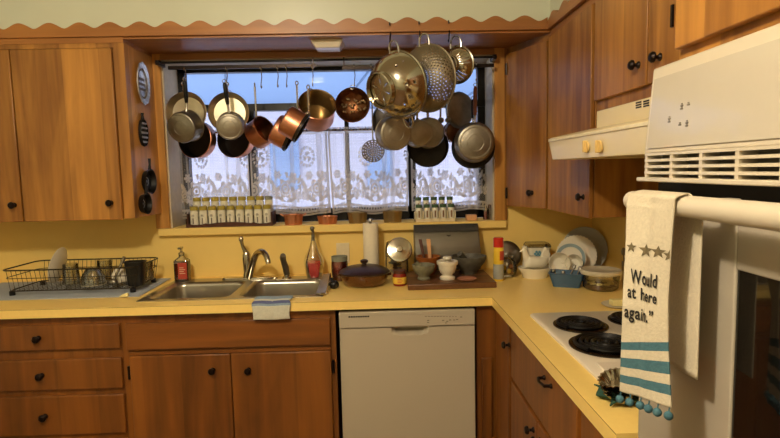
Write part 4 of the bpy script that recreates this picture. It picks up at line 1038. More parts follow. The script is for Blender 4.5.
# pump soap bottle
q = at(183, 281, -.11); t = thing('soap_bottle', 'square pump bottle of reddish brown soap at back left of sink', 'soap bottle', (q.x, -.11, C+.0045))
b = MB(); b.box((-.036, -.022, .001), (.036, .022, .104)); b.build('soap', 'brownliq', t, bevel=.008)
b = MB(); b.loft([rrect(-.038, -.024, .038, .024, .01, 0), rrect(-.038, -.024, .038, .024, .01, .108), rrect(-.015, -.015, .015, .015, .012, .126), rrect(-.013, -.013, .013, .013, .012, .135)]); b.build('bottle', 'glass', t)
b = MB(); b.box((-.014, -.0252, .012), (.033, -.0245, .098)); b.build('label', 'redlab', t)
b = MB(); b.lathe([(0, .132), (.015, .132), (.015, .15), (.006, .153), (.006, .172), (0, .172)], 16); b.box((-.008, -.03, .170), (.008, .012, .180)); b.build('pump', 'plastic_clear', t, bevel=.002)
b = MB()
for i in range(4): b.box((-.006, -.0256, .04+i*.010), (.024-(i % 2)*.008, -.0252, .043+i*.010))
b.build('label_print', 'creamlab', t)
# glass bottle with red soap and pourer
q = at(314.5, 280, -.11); t = thing('oil_bottle', 'flared clear glass bottle half full of red liquid with pourer', 'bottle', (q.x, -.105, C+.0045))
def bprof(zz):
    return 0
prof = [(0, 0), (.040, 0), (.046, .02), (.053, .07), (.054, .085), (.047, .11), (.028, .15), (.015, .185), (.011, .21), (.012, .215)]
b = MB(); b.lathe(prof, 36); b.build('glass', 'glass', t)
b = MB(); b.lathe([(0, .002), (.038, .002), (.044, .02), (.051, .07), (.052, .082), (0, .082)], 36); b.build('liquid', 'redliq', t)
b = MB(); b.cyl((0, 0, .195), (0, 0, .225), .0095); b.tube([(0, 0, .22), (0, 0, .245), (-.004, -.004, .262)], [.009, .007, .012], 10); b.ball((-.003, 0, .262), .013, 12, (1, 1, .8)); b.build('pourer', 'steeld', t)
# metal strainer basket over the sink's right end + sponge
q = at(322, 284, -.3)
t = thing('sink_strainer', 'bent metal dish tray hooked over the right edge of the sink', 'strainer', (SX1-.02, -.3, C))
b = MB(); xk = SX1-.012
b.loft([[V((xk-.022, -.53, C+.005)), V((xk+.022, -.53, C+.005)), V((xk+.022, -.53, C+.009)), V((xk-.022, -.53, C+.009))], [V((xk-.018, -.34, C+.030)), V((xk+.022, -.34, C+.034)), V((xk+.022, -.34, C+.038)), V((xk-.018, -.34, C+.034))], [V((xk-.012, -.27, C+.045)), V((xk+.020, -.27, C+.048)), V((xk+.020, -.27, C+.052)), V((xk-.012, -.27, C+.049))]])
b.tube([(xk-.02, -.53, C+.012), (xk, -.545, C+.012), (xk+.02, -.53, C+.012)], .006, 8)
b.build('tray', 'sink', t, world=True, bevel=.001)
b = MB(); b.tube([(xk+.026, -.52, C+.008), (xk+.026, -.36, C+.032), (xk+.024, -.27, C+.050), (xk+.022, -.265, C+.004)], .004, 8); b.build('wire_edge', 'steelp', t, world=True)
q = atz(330.5, 289, C); q.x += .012; b = MB(); b.ball((q.x+.006, q.y, C+.021), .021, 20, (1.15, 1, 1)); o = b.build('black_scrubber', 'blackp'); tag(o, 'round black dish scrubber knob on counter right of the sink', 'scrubber')
b = MB(); b.tube([(q.x+.0, q.y+.015, C+.03), (q.x-.01, q.y+.02, C+.05)], .007, 8); b.build('grip', 'blackp', o)
# dish cloth over the sink front
a = at(252.5, 300, CF); c = at(290, 300, CF); xa, xb = a.x, c.x
def cloth_fn(thk):
    prof = [(-.50, C-.012, 0), (-.528, C+.010, .04), (-.56, C+.013, .08), (-.62, C+.010, .13), (-.640, C+.006, .15), (-.645, C-.01, .17), (-.644, C-.05, .21), (-.643, C-.092, .25)]
    return prof
t = thing('dish_cloth', 'folded cream cloth with blue stripes draped over sink front edge', 'dish cloth', ((xa+xb)/2, CF, C))
b = MB(); pr = [(-.545, C+.0065), (-.575, C+.0068), (-.605, C+.0055), (-.630, C+.0045), (-.640, C+.001), (-.643, C-.015), (-.644, C-.045), (-.643, C-.073)]
pr2 = []
for i in range(len(pr)-1):
    for k in range(5): s_ = k/5; pr2.append((pr[i][0]*(1-s_)+pr[i+1][0]*s_, pr[i][1]*(1-s_)+pr[i+1][1]*s_))
pr2.append(pr[-1]); nv = len(pr2)-1; nu = 30
vs = []; fs = []; mi = []
for j, (y, z) in enumerate(pr2):
    for i in range(nu+1):
        s_ = i/nu; x = xa+(xb-xa)*s_+.004*math.sin(j*.35)*(1 if s_ > .5 else -.6)
        vs.append((x, y-.0022*(1+math.sin(s_*14+j*.1))*.7, z+.0012*(1+math.sin(s_*9))))
for j in range(nv):
    m_ = 1 if j < 9 else (2 if 14 <= j < 21 else (1 if j < 24 and j >= 21 else 0))
    for i in range(nu): fs.append((j*(nu+1)+i, j*(nu+1)+i+1, (j+1)*(nu+1)+i+1, (j+1)*(nu+1)+i)); mi.append(m_)
b.add(vs, fs); b.mi = mi
o = b.build('cloth', ['dishw', 'dishb', 'dishp'], t, world=True, solid=.004)
# outlet
q = at(343, 253, 0); t = thing('wall_outlet', 'cream wall outlet plate on the yellow wall behind red jar', 'outlet', (q.x, 0, q.z))
bx((-.036, -.005, -.057), (.036, 0, .057)).build('plate', 'spicew', t, bevel=.002)
for z in (-.02, .02): b = MB(); b.lathe([(0, 0), (.016, 0), (.015, .003), (0, .003)], 20, align((0, -1, 0), None, (0, -.005, z))); s_ = b.build('socket', 'spicew', t)
# red jar
q = at(339.5, 290, -.2); q = atz(339.5, 282, C); t = thing('glass_jar', 'dark red filled glass jar with grey rim left of amber casserole', 'jar', (q.x, -.20, C))
b = MB(); b.lathe([(0, .003), (.030, .003), (.036, .012), (.041, .05), (.041, .085), (.038, .104), (0, .104)], 32); b.build('contents', 'redjar', t)
b = MB(); b.lathe([(0, 0), (.032, 0), (.038, .012), (.043, .05), (.043, .088), (.040, .112), (.041, .124)], 32); b.build('glass', 'glass', t)
b = MB(); b.lathe([(0, .104), (.0415, .104), (.042, .128), (.038, .128), (.038, .112), (0, .112)], 32); b.build('lid', 'greylid', t)
# paper towel
q = atz(372, 283, C); q = at(372, 284, -.115); t = thing('paper_towel_roll', 'white paper towel roll standing on its holder beneath the window ledge', 'paper towel', (q.x, -.115, C))
zt2 = at(372, 223, -.115).z-C
b = MB(); b.lathe([(.02, .012), (.040, .012), (.041, .02), (.041, zt2-.006), (.040, zt2), (.020, zt2), (.02, .012)], 40); b.build('roll', 'paper', t)
b = MB(); b.lathe([(0, 0), (.065, 0), (.065, .008), (.01, .011), (.008, zt2+.006), (.012, zt2+.012), (.010, zt2+.022), (0, zt2+.026)], 24); b.build('holder', 'steel', t)
# amber casserole with lid
q = atz(364.5, 287, C); t = thing('casserole', 'round amber glass casserole with dark lid and knob', 'casserole', (q.x, -.31, C))
sc_ = 1.0
b = MB(); b.lathe([(0, 0), (.085, 0), (.105, .012), (.118, .04), (.122, .062), (.119, .062), (.114, .04), (.1, .015), (0, .006)], 56)
b.build('dish', 'aglass', t)
for s_ in (-1, 1):
    e = MB(); e.prism([(0, -.035), (s_*.02, -.022), (s_*.02, .022), (0, .035)], .048, .058, Matrix.Translation((s_*.114, 0, 0))); e.build('lug_handle', 'aglass', t, bevel=.003)
b = MB(); b.lathe([(.124, .062), (.126, .067), (.115, .074), (.08, .090), (.03, .098), (0, .099)], 56)
l_ = b.build('lid', 'aglassd', t, solid=.003); b = MB(); b.lathe([(.012, .096), (.010, .106), (.019, .112), (.020, .121), (.012, .126), (0, .127)], 24); b.build('knob', 'aglassd', l_)
# glass canister with tilted steel lid
q = at(397, 280, -.16); t = thing('glass_canister', 'square glass canister with round steel lid tilted to the room', 'canister', (q.x, -.16, C))
b = MB(); b.loft([rrect(-.058, -.05, .058, .05, .018, .001), rrect(-.060, -.052, .060, .052, .02, .05), rrect(-.058, -.05, .058, .05, .02, .15), rrect(-.05, -.045, .05, .045, .03, .19)]); b.build('glass', 'glass', t)
b = MB()
for i in range(22):
    a = random.random()*6.28; r = random.random()*.032; z = .012+random.random()*.07; d_ = V((random.uniform(-1, 1), random.uniform(-1, 1), random.uniform(-.6, .6))).normalized()*.022
    p_ = V((r*math.cos(a), r*math.sin(a), z+.01)); b.tube([p_-d_*.7, p_+d_*.7], .006, 6)
b.build('contents', 'steeld', t)
cl = at(399.5, 250, -.225)-V((q.x, -.16, C)); Mx = align((0, -.93, .36), (0, 0, 1), cl)
b = MB(); b.lathe([(0, 0), (.064, 0), (.066, .004), (.062, .010), (.045, .013), (.018, .012), (.012, .014), (.012, .022), (.016, .026), (.014, .030), (0, .031)], 48, Mx); b.build('steel_lid', 'steelp', t)
b = MB(); b.tube([cl+V((-.05, .01, -.03)), V((-.052, -.046, .12))], .002, 6); b.tube([cl+V((.05, .01, -.03)), V((.052, -.046, .12))], .002, 6); b.build('wire_bail', 'steel', t)
# small labelled jar
q = atz(400, 286.5, C); t = thing('food_jar', 'small jar with yellow label and red lid in front of the canister', 'jar', (q.x, q.y+.03, C))
b = MB(); b.lathe([(0, 0), (.030, 0), (.034, .006), (.034, .052), (.028, .062), (.028, .066), (0, .066)], 28); b.build('jar', 'redjar', t)
b = MB(); b.lathe([(.0345, .012), (.0352, .014), (.0352, .042), (.0345, .044)], 28, skip=lambda k, i: not (14 <= i <= 26)); b.build('label', 'yellab', t)
b = MB(); b.lathe([(0, .062), (.031, .062), (.031, .076), (.0, .078)], 28); b.build('lid', 'hwood', t)
b = MB(); 
for i in range(3): b.box((-.012, -.0362, .020+i*.007), (.008+(i % 2)*.006, -.0350, .0225+i*.007))
b.build('label_print', 'redlab', t)
# cutting board
fl = atz(408, 290.5, C); frr = atz(498, 289, C)
t = MB(); t.loft([[V((fl.x, -.475, z)), V((frr.x, -.465, z)), V((frr.x+.0, -.15, z)), V((fl.x+.005, -.15, z))] for z in (C, C+.028)]); t = t.build('cutting_board', 'board', bevel=.004); tag(t, 'thick dark wooden cutting board under the mortars and bread box', 'cutting board')
BZ2 = C+.0285
# bread box behind, sloped front
q0 = at(415, 250, -.15); q1 = at(481, 250, -.15); ztb = at(448, 224.5, -.07).z
t = thing('bread_box', 'grey steel bread box with sloped front behind the mortars', 'bread box', ((q0.x+q1.x)/2, -.1, C))
xl_, xr_ = q0.x, q1.x
b = MB(); b.prism([(-.145, BZ2), (-.148, BZ2+.10), (-.08, ztb-C+C-.012), (-.07, ztb), (-.038, ztb), (-.038, BZ2)], 0, xr_-xl_, Matrix(((0, 0, 1, xl_), (1, 0, 0, 0), (0, 1, 0, 0), (0, 0, 0, 1))))
b.build('case', 'breadbox', t, world=True, bevel=.004)
b = MB(); zz = ztb-.03
b.hexa([(xl_+.002, -.1, zz-.003), (xr_-.002, -.1, zz-.003), (xr_-.002, -.09, zz), (xl_+.002, -.09, zz), (xl_+.002, -.082, ztb-.004), (xr_-.002, -.082, ztb-.004), (xr_-.002, -.07, ztb+.002), (xl_+.002, -.07, ztb+.002)]); b.build('top_band', 'ovenglass', t, world=True)
M['dgrey'] = mat('dark_grey_band', (86, 84, 80), .4, .6)
bb = t.children[-1]; bb.data.materials[0] = M['dgrey']
q = at(449, 236, -.115); b = MB(); b.prism([(-.012, .003), (0, -.004), (.012, .003), (.008, .004), (0, .001), (-.008, .004)], 0, .003, Matrix(((1, 0, 0, q.x), (0, .75, -.7, -.1075), (0, .7, .7, q.z), (0, 0, 0, 1)))); b.build('emblem', 'ink', t, world=True)
# brown bowl with wooden tools
q = at(428.5, 270, -.24); t = thing('wooden_bowl', 'brown glazed bowl holding wooden tools behind grey mortar', 'bowl', (q.x, -.235, BZ2))
b = MB(); b.lathe([(0, 0), (.03, 0), (.034, .008), (.056, .060), (.064, .088), (.066, .094), (.060, .094), (.048, .045), (.028, .012), (0, .01)], 36); b.build('bowl', 'terra', t)
for (dx, m_, lab, tx, w) in ((-.008, 'hwood', 'dark brown wooden tool leaning in the brown bowl', -.03, .009), (.015, 'bamboo', 'pale flat wooden tool leaning in the brown bowl', -.01, .011)):
    t = thing('wooden_spatula', lab, 'wooden tool', (q.x+dx, -.235, BZ2+.013)); b = MB(); L = .165
    b.hexa([(-w*.6, -.004, 0), (w*.6, -.004, 0), (w*.6, .004, 0), (-w*.6, .004, 0), (tx-w, .026, L), (tx+w, .026, L), (tx+w, .034, L), (tx-w, .034, L)]); b.build('blade', m_, t, bevel=.003)
# grey mortar
q = at(423.5, 279, -.34); t = thing('mortar', 'grey green stone mortar at left on the cutting board', 'mortar', (q.x, -.36, BZ2))
b = MB(); b.lathe([(0, 0), (.030, 0), (.032, .006), (.026, .014), (.030, .022), (.048, .04), (.056, .066), (.056, .074), (.049, .074), (.042, .045), (.02, .03), (0, .028)], 40); b.build('bowl', 'stone', t)
b = MB(); b.tube([(.0, .005, .036), (-.018, .01, .062), (-.035, .012, .082)], [.014, .010, .012], 12); o = b.build('pestle', 'stone', t)
# white mortar and pestle
q = at(447.5, 280, -.37); t = thing('mortar', 'white marble mortar with lip rings standing mid cutting board', 'mortar', (q.x, -.37, BZ2))
b = MB(); b.lathe([(0, 0), (.036, 0), (.038, .004), (.038, .012), (.026, .018), (.025, .024), (.036, .034), (.043, .055), (.045, .072), (.051, .074), (.052, .090), (.047, .092), (.038, .088), (.03, .05), (0, .04)], 44); b.build('bowl', 'marble', t)
b = MB(); b.lathe([(0, .042), (.013, .045), (.011, .07), (.010, .092), (.020, .097), (.023, .104), (.020, .112), (0, .115)], 28); b.build('pestle', 'marble', t)
# large dark stone bowl
q = at(468, 276, -.22); t = thing('stone_bowl', 'large dark grey stone bowl at right end of the cutting board', 'bowl', (q.x-.0, -.245, BZ2))
b = MB(); b.lathe([(0, 0), (.04, 0), (.042, .012), (.055, .026), (.082, .062), (.090, .082), (.090, .092), (.082, .092), (.072, .062), (.04, .03), (0, .026)], 48); b.build('bowl', 'dstone', t)
b = MB(); b.tube([(.0, .02, .04), (-.02, 0, .075), (-.052, -.03, .108)], [.018, .013, .015], 12); b.build('pestle', 'dstone', t)
q = at(467, 281, -.4); t = thing('small_plate', 'small flat pinkish clay dish right of the white mortar', 'dish', (q.x, -.395, BZ2)); b = MB(); b.lathe([(0, 0), (.035, 0), (.048, .006), (.046, .008), (.034, .004), (0, .004)], 32); b.build('dish', 'pink', t)
# spray can
q = atz(498.5, 280.5, C); q = at(498.5, 281, -.29); t = thing('cooking_spray_can', 'tall yellow printed can with red cap right of cutting board', 'spray can', (q.x, -.30, C))
t.location = at(498.5, 281, -.30); t.location.z = C
b = MB(); b.lathe([(0, 0), (.025, 0), (.026, .004), (.026, .166), (.024, .173), (0, .173)], 32); b.build('can', 'yelcan', t)
b = MB(); b.lathe([(0, .170), (.0255, .170), (.0255, .214), (.022, .218), (0, .218)], 32); b.build('cap', 'redcap', t)
b = MB(); b.lathe([(.0262, .01), (.0268, .012), (.0268, .065), (.0262, .085)], 32, skip=lambda k, i: not (16 <= i <= 31)); b.build('grey_label', 'greyglaze', t)
b = MB(); b.lathe([(.0264, .105), (.0270, .107), (.0270, .15), (.0264, .152)], 32, skip=lambda k, i: not (24 <= i <= 29)); b.build('red_label', 'redlab', t)
# pot lid leaning on the wall + clear jar
q = at(507.5, 255, -.05); t = thing('metal_dish', 'round grey metal dish leaning on the wall behind the spray can', 'dish', Mx=align((0, -.97, .22), (0, 0, 1), (q.x, -.045, q.z))); b = MB(); b.lathe([(0, .012), (.05, .008), (.074, .0), (.078, -.004), (.072, -.004), (0, .004)], 44); b.lathe([(.0, .01), (.012, .012), (.014, .026), (0, .03)], 16); b.build('lid_disc', 'steeld', t)
q = at(484.5, 264, -.08); 
q = at(507, 278, -.2); t = thing('glass_jar', 'round clear glass jar with colourful contents right of spray can', 'jar', (q.x, -.21, C))
b = MB(); b.lathe([(0, .001), (.03, .001), (.045, .015), (.05, .045), (.042, .08), (.030, .095), (.032, .108)], 32); b.build('glass', 'glass', t)
for i, m_ in enumerate(['terra', 'greenlid', 'yellab', 'spicefill', 'olivelid', 'terra', 'porc']):
    a = i*2.4; b = MB(); b.ball((.020*math.cos(a), .020*math.sin(a), .018+.008*i*.9), .013, 10); b.build('sweet', m_, t)
# hen on nest dish
def hen():
    q = at(534, 281, -.235)
    t = thing('hen_dish', 'white milk glass hen on nest covered dish', 'covered dish', Mx=Matrix.Translation((q.x+.002, -.250, C)) @ Matrix.Rotation(math.radians(8), 4, 'Z') @ Matrix.Diagonal((1.06, 1.06, 1.16, 1)))
    b = MB(); b.lathe([(0, 0), (.058, 0), (.062, .006), (.066, .02), (.084, .040), (.086, .047), (.080, .047), (.06, .02), (0, .008)], 48, sy=.76, wob=lambda a, k: 1+(.012*math.cos(26*a) if 2 < k < 6 else 0)); b.build('nest_base', 'milk', t)
    b = MB()
    # body: rings along x from breast (-x) to tail (+x)
    body = [(-.062, .040, .010, .008), (-.056, .062, .024, .022), (-.040, .070, .034, .030), (-.015, .068, .038, .030), (.012, .066, .037, .028), (.035, .066, .030, .028), (.052, .070, .020, .026), (.062, .076, .010, .020)]
    rings = []
    for (x, zc, ry, rz) in body:
        rings.append([V((x, ry*math.cos(2*PI*i/20), max(.044, zc+rz*math.sin(2*PI*i/20)))) for i in range(20)])
    b.loft(rings)
    neck = [(-.040, .080, .022), (-.048, .096, .0165), (-.053, .110, .013), (-.056, .120, .0125), (-.060, .128, .010), (-.064, .133, .005)]
    b.tube([(x, 0, z) for x, z, r in neck], [r for *_, r in neck], 16)
    b.tube([(-.062, 0, .124), (-.074, 0, .121), (-.082, 0, .117)], [.007, .004, .001], 10)
    o = b.build('hen_body', 'milk', t)
    b = MB(); b.prism([(-.066, .130), (-.068, .142), (-.061, .137), (-.058, .146), (-.052, .138), (-.047, .143), (-.046, .130), (-.050, .124)], -.003, .003, Matrix(((1, 0, 0, 0), (0, 0, 1, 0), (0, 1, 0, 0), (0, 0, 0, 1)))); b.build('comb', 'milk', t)
    b = MB(); tl = [(.022, .074), (.030, .100), (.038, .118), (.046, .134), (.056, .133), (.059, .123), (.069, .122), (.069, .111), (.077, .104), (.073, .093), (.078, .080), (.066, .064), (.046, .056)]
    b.prism(tl, -.008, .008, Matrix(((1, 0, 0, 0), (0, 0, 1, 0), (0, 1, 0, 0), (0, 0, 0, 1)))); b.build('tail', 'milk', t, bevel=.004)
    return t
hen()
# refrigerator dish with turquoise print
q = at(537, 268, -.09); t = thing('refrigerator_dish', 'white glass dish with turquoise print and clear ribbed lid behind the hen', 'covered dish', (q.x, -.09, C))
t.location = (at(537, 268, -.09).x, -.09, C+.0665)
u_ = thing('baking_dish', 'clear glass dish standing under the turquoise printed dish behind the hen', 'baking dish', (t.location.x, -.09, C)); b = MB(); b.loft([rrect(-.055, -.050, .055, .050, .022, 0), rrect(-.066, -.06, .066, .06, .024, .062), rrect(-.066, -.06, .066, .06, .024, .066)]); b.build('dish', 'plastic_clear', u_)
b = MB(); b.loft([rrect(-.052, -.05, .052, .05, .022, 0), rrect(-.062, -.058, .062, .058, .024, .070), rrect(-.058, -.054, .058, .054, .022, .070), rrect(-.055, -.045, .055, .045, .02, .006)]); b.build('dish', 'milk', t)
b = MB(); b.loft([rrect(-.064, -.06, .064, .06, .024, .071), rrect(-.064, -.06, .064, .06, .024, .080), rrect(-.056, -.052, .056, .052, .022, .090)]); b.build('lid', 'plastic_clear', t)
b = MB(); 
for i in range(7):
    a = i*PI/3; cx, cz = (-.0, .038) if i == 6 else (.016*math.cos(a), .038+.012*math.sin(a))
    b.lathe([(0, 0), (.007, .0), (.007, .001), (0, .001)], 10, align((0, -1, 0), None, (cx-.012, -.0565, cz)))
    b.lathe([(0, 0), (.006, .0), (.006, .001), (0, .001)], 10, align((0, -1, 0), None, (cx+.028, -.0565, cz)))
b.build('flower_print', 'blueprint', t)
# upright plates
def plate(label, px, py, R, n, m1, y=None, x=None, rib=0, deep=.014, group=None, rimm=None):
    q = at(px, py, y); q.z = max(q.z, C+R*.995); Mx = align(n, (0, 0, 1), q); t = thing('plate', label, 'plate', Mx=Mx)
    b = MB(); b.lathe([(0, -.002), (R*.62, -.002), (R*.70, .002), (R, deep), (R*1.005, deep+.003), (R*.985, deep+.004), (R*.70, .006), (R*.62, .0025), (0, .0025)], 72, wob=(lambda a, k: 1+(.018*math.cos(rib*a) if 2 < k < 6 else 0)) if rib else None); b.build('dish', m1, t)
    if rimm: b = MB(); b.lathe([(R*.74, deep*.3+.006), (R*.88, deep*.66+.006), (R*.955, deep*.9+.0058)], 72); b.build('rim_band', rimm, t)
    return t
plate('largest grey rimmed plate leaning in the corner behind the others', 585, 256, .120, (-.62, -.76, .16), 'greyglaze', y=-.13)
plate('fluted edge plate standing in front of the largest grey plate', 577, 255, .102, (-.55, -.80, .16), 'porc', y=-.21, rib=36)
plate('blue rimmed plate standing in front of the fluted edge plate', 571, 258, .076, (-.50, -.84, .16), 'porc', y=-.28, rimm='bluerim')
# cream bowls on edge
for (px, py, y, R, lab) in ((559.5, 263, -.355, .052, 'cream bowl tipped on its side facing the room, left of two'), (574, 263, -.357, .043, 'cream cup tipped on its side behind the blue loaf dish')):
    q = at(px, py, y); t = thing('bowl', lab, 'bowl', Mx=align((-.25 if px < 560 else -.5, -.93, .2), (0, 0, 1), q)); b = MB()
    b.lathe([(0, -.05), (R*.5, -.05), (R*.55, -.044), (R*.93, -.02), (R, .012), (R*.97, .014), (R*.89, -.016), (R*.5, -.038), (0, -.040)], 44); b.build('bowl_wall', 'porc', t)
    if px > 560: b = MB(); b.tube([(.0, R*.98, 0), (.0, R*1.35, -.008), (.0, R*1.35, -.03), (0, R*.92, -.035)], .005, 8); b.build('handle', 'porc', t)
# blue loaf dish with cutlery
qa = atz(549, 291, C); 
t = thing('loaf_dish', 'blue rectangular loaf dish holding cutlery, near the plates', 'baking dish', Mx=Matrix.Translation((at(566, 290, -.42).x-.012, -.462, C)) @ Matrix.Rotation(math.radians(-24), 4, 'Z'))
b = MB(); b.loft([rrect(-.060, -.040, .060, .040, .014, 0), rrect(-.080, -.054, .080, .054, .016, .066), rrect(-.075, -.049, .075, .049, .014, .066), rrect(-.056, -.036, .056, .036, .012, .005)]); b.build('dish', 'blued', t)
b = MB(); b.tube(rrect(-.080, -.054, .080, .054, .016, .065), .003, 6, closed=True); b.build('rim', 'blued', t)
tl = t.matrix_world.copy() if False else Matrix.Translation(t.location)
for i, (dx, dy, ex, ez) in enumerate(((-.02, 0, -.06, .075), (.0, .01, .05, .092), (.03, -.01, .068, .088), (.01, -.02, -.02, .07))):
    lab = ['metal fork leaning left out of the blue loaf dish', 'metal spoon leaning up out of the blue loaf dish', 'metal knife leaning right out of blue loaf dish', 'short metal spoon lying low in the blue loaf dish'][i]
    base = t.location+V((dx, dy, .008)); k = thing(['fork', 'spoon', 'table_knife', 'spoon'][i], lab, 'cutlery', tuple(base)); b = MB(); e = V((ex-dx, .02, ez-.008))
    b.tube([(0, 0, 0), e*.5, e*.8], .0035, 6); b.build('handle', 'steel', k); b = MB(); b.tube([e*.78, e*.9, e*1.02], [.004, .009, .006], 8); b.build('head', 'steeld', k)
# glass casserole with plastic lid
q = at(599.5, 292, -.53); t = thing('glass_bowl', 'round clear glass bowl with cream plastic lid and food inside', 'bowl', (q.x+.0, -.54, C))
b = MB(); b.lathe([(0, .001), (.066, .001), (.077, .010), (.080, .042), (.084, .078)], 48); b.build('glass', 'glass', t)
b = MB(); b.lathe([(0, .003), (.060, .003), (.070, .01), (.072, .022), (.05, .026), (0, .023)], 36); b.build('food', 'spicefill', t)
b = MB()
for i in range(9):
    a = i*.7; b.ball((.045*math.cos(a), .045*math.sin(a), .028), .012, 8, (1.3, 1, .6))
b.build('food_pieces', 'butter', t)
M['plid'] = mat('translucent_plastic_lid', (214, 204, 176), .35, trans=.1)
b = MB(); b.lathe([(.087, .072), (.090, .076), (.090, .086), (.086, .091), (.076, .089), (.07, .085), (0, .085)], 48); b.build('lid', 'plid', t, solid=.002)
# glass tumbler with utensils, beside towel
q = at(632, 285, -.4); t = thing('glass_jar', 'clear straight glass jar of metal utensils beside hanging towel', 'jar', (q.x-.035, -.45, C)); jx = q.x-.035
b = MB(); b.lathe([(0, .002), (.036, .002), (.038, .01), (.038, .11), (.040, .112)], 32); b.build('glass', 'glass', t)
for i, (dx, ex) in enumerate(((-.012, -.030), (.008, -.016), (.016, .012))):
    lab = ['leftmost metal utensil standing in the straight glass jar', 'middle metal utensil standing in the straight glass jar', 'rightmost metal utensil in the straight glass jar'][i]
    k = thing('spoon', lab, 'cutlery', (jx+dx, -.45, C+.006)); b = MB(); b.tube([(0, 0, 0), (ex-dx, .008, .13)], .003, 6); b.build('handle', 'steeld', k); b = MB(); b.ball((ex-dx, .008, .148), .014, 10, (.8, .4, 1.4)); b.build('head', 'steeld', k)
# butter piece on dish
q = atz(617, 306, C); t = thing('butter_dish', 'pale yellow butter block on a clear saucer behind the cooktop', 'butter dish', (q.x, q.y, C))
b = MB(); b.lathe([(0, 0), (.045, 0), (.06, .008), (.058, .010), (.044, .003), (0, .003)], 32); b.build('saucer', 'plid', t)
bx((-.026, -.018, .003), (.026, .018, .028)).build('butter', 'butter', t, bevel=.004)
# stacked fluted tins at the end of the cooktop
q = atz(619, 400, C+.01)
for i in range(3):
    lab = ['lowest', 'middle', 'topmost'][i]+' crinkled silver tin stacked between cooktop and oven'
    Mx = align((-.28-.04*i, -.1, .95), (1, 0, 0), (q.x+.004-.006*i, q.y+.0, C+.026+.014*i)); t = thing('fluted_tin', lab, 'tin', Mx=Mx, group=None)
    b = MB(); b.lathe([(0, -.012), (.024, -.012), (.036, .012), (.038, .013), (.034, .012), (.022, -.010), (0, -.010)], 72, wob=lambda a, k: 1+(.07*math.cos(18*a) if k in (2, 3, 4) else 0)); b.build('tin_shell', 'steelp', t)
b = MB(); q = atz(627, 404, C)
b.grid(lambda u, v: (q.x-.05+.09*u+.01*math.sin(v*9), q.y-.02+.10*v, C+.006+.010*abs(math.sin(u*7+v*5))), 24, 24); o = b.build('pot_holder', 'green', solid=.004); tag(o, 'crumpled dark green cloth lying by the oven under the towel', 'cloth')

# ================================================================== TEA TOWEL on the oven handle
TXF = HXX-.0205        # front layer; its far edge swings out towards the room
FAR = [(628, 193.5), (627, 205), (626, 245), (623, 300), (621.5, 345), (620, 391)]
NEAR = [(675, 197), (674.5, 210), (671.5, 250), (668.5, 300), (668.5, 345), (671.5, 408)]
def xfar(s_): return TXF-.006-.034*min(1, s_*1.6)
def poly(P, s_):
    k = min(len(P)-2, int(s_*(len(P)-1))); f = s_*(len(P)-1)-k; return P[k][0]+(P[k+1][0]-P[k][0])*f, P[k][1]+(P[k+1][1]-P[k][1])*f
_e = []
for i in range(201):
    s_ = i/200; _e.append((atx(*poly(FAR, s_), xfar(s_)), atx(*poly(NEAR, s_), TXF)))
ty0, ty1 = _e[0][0].y, _e[0][1].y; tzt = hzz+.0195; TL = 1.0
tw = thing('tea_towel', 'cream linen towel printed with stars and words, teal stripes, over oven handle', 'towel', (HXX, (ty0+ty1)/2, hzz))
def tsurf(u, v, off=0):      # u 0..1 far edge to near edge, v 0..1 down from the top
    s_ = min(1, max(0, v)); k = min(199, int(s_*200)); f = s_*200-k
    A_ = _e[k][0]*(1-f)+_e[k+1][0]*f; B_ = _e[k][1]*(1-f)+_e[k+1][1]*f
    p_ = A_*(1-u)+B_*u; env = math.sin(PI*max(0, min(1, u)))
    amp = .0009+.0016*s_
    p_.x -= amp*(math.sin(u*PI*2.6+.6+s_*1.5)+.45*math.sin(u*PI*6+s_*5))*env+.0016*math.sin(s_*15+u*4)*env
    if v < .05:
        a = (v/.05)*PI/2; p_.x = p_.x+(HXX-p_.x)*(1-math.sin(a)); p_.z = tzt+(p_.z-tzt)*(v/.05)
    p_.x -= off; return p_
nu, nv = 40, 150
b = MB(); vs = []; fs = []; mi = []
stripe = ((.785, .822), (.855, .894), (.925, .963))
for j in range(nv+1):
    for i in range(nu+1): vs.append(tsurf(i/nu, TL*j/nv))
slope = .0
for j in range(nv):
    for i in range(nu):
        v = TL*(j+.5)/nv; m_ = 0
        for (za, zb_) in stripe:
            if za < v < zb_: m_ = 1
        fs.append((j*(nu+1)+i, j*(nu+1)+i+1, (j+1)*(nu+1)+i+1, (j+1)*(nu+1)+i)); mi.append(m_)
# back layer behind the bar
o_ = len(vs)
for j in range(31):
    for i in range(nu+1):
        v = .275*j/30; u = i/nu; y = ty0+(ty1-ty0)*u
        if j == 0: vs.append((HXX, tsurf(u, 0).y, tzt)); continue
        vs.append((HXX+.0205+.002*math.sin(u*7), y, tzt-.008-v))
for j in range(30):
    for i in range(nu): fs.append((o_+j*(nu+1)+i, o_+j*(nu+1)+i+1, o_+(j+1)*(nu+1)+i+1, o_+(j+1)*(nu+1)+i)); mi.append(0)
b.add(vs, fs); b.mi = mi
ft = b.build('folded_cloth', ['cloth', 'teal'], tw, world=True, solid=.0022)
# pom poms
for i in range(6):
    u = .03+.94*i/5; p_ = tsurf(u, TL)+V((-.002, 0, -.010)); b = MB(); b.tube([tsurf(u, TL-.004), p_], .0012, 5); b.ball(p_+V((0, 0, -.003)), .0068, 14); b.build('pompom', 'teal', tw, world=True)
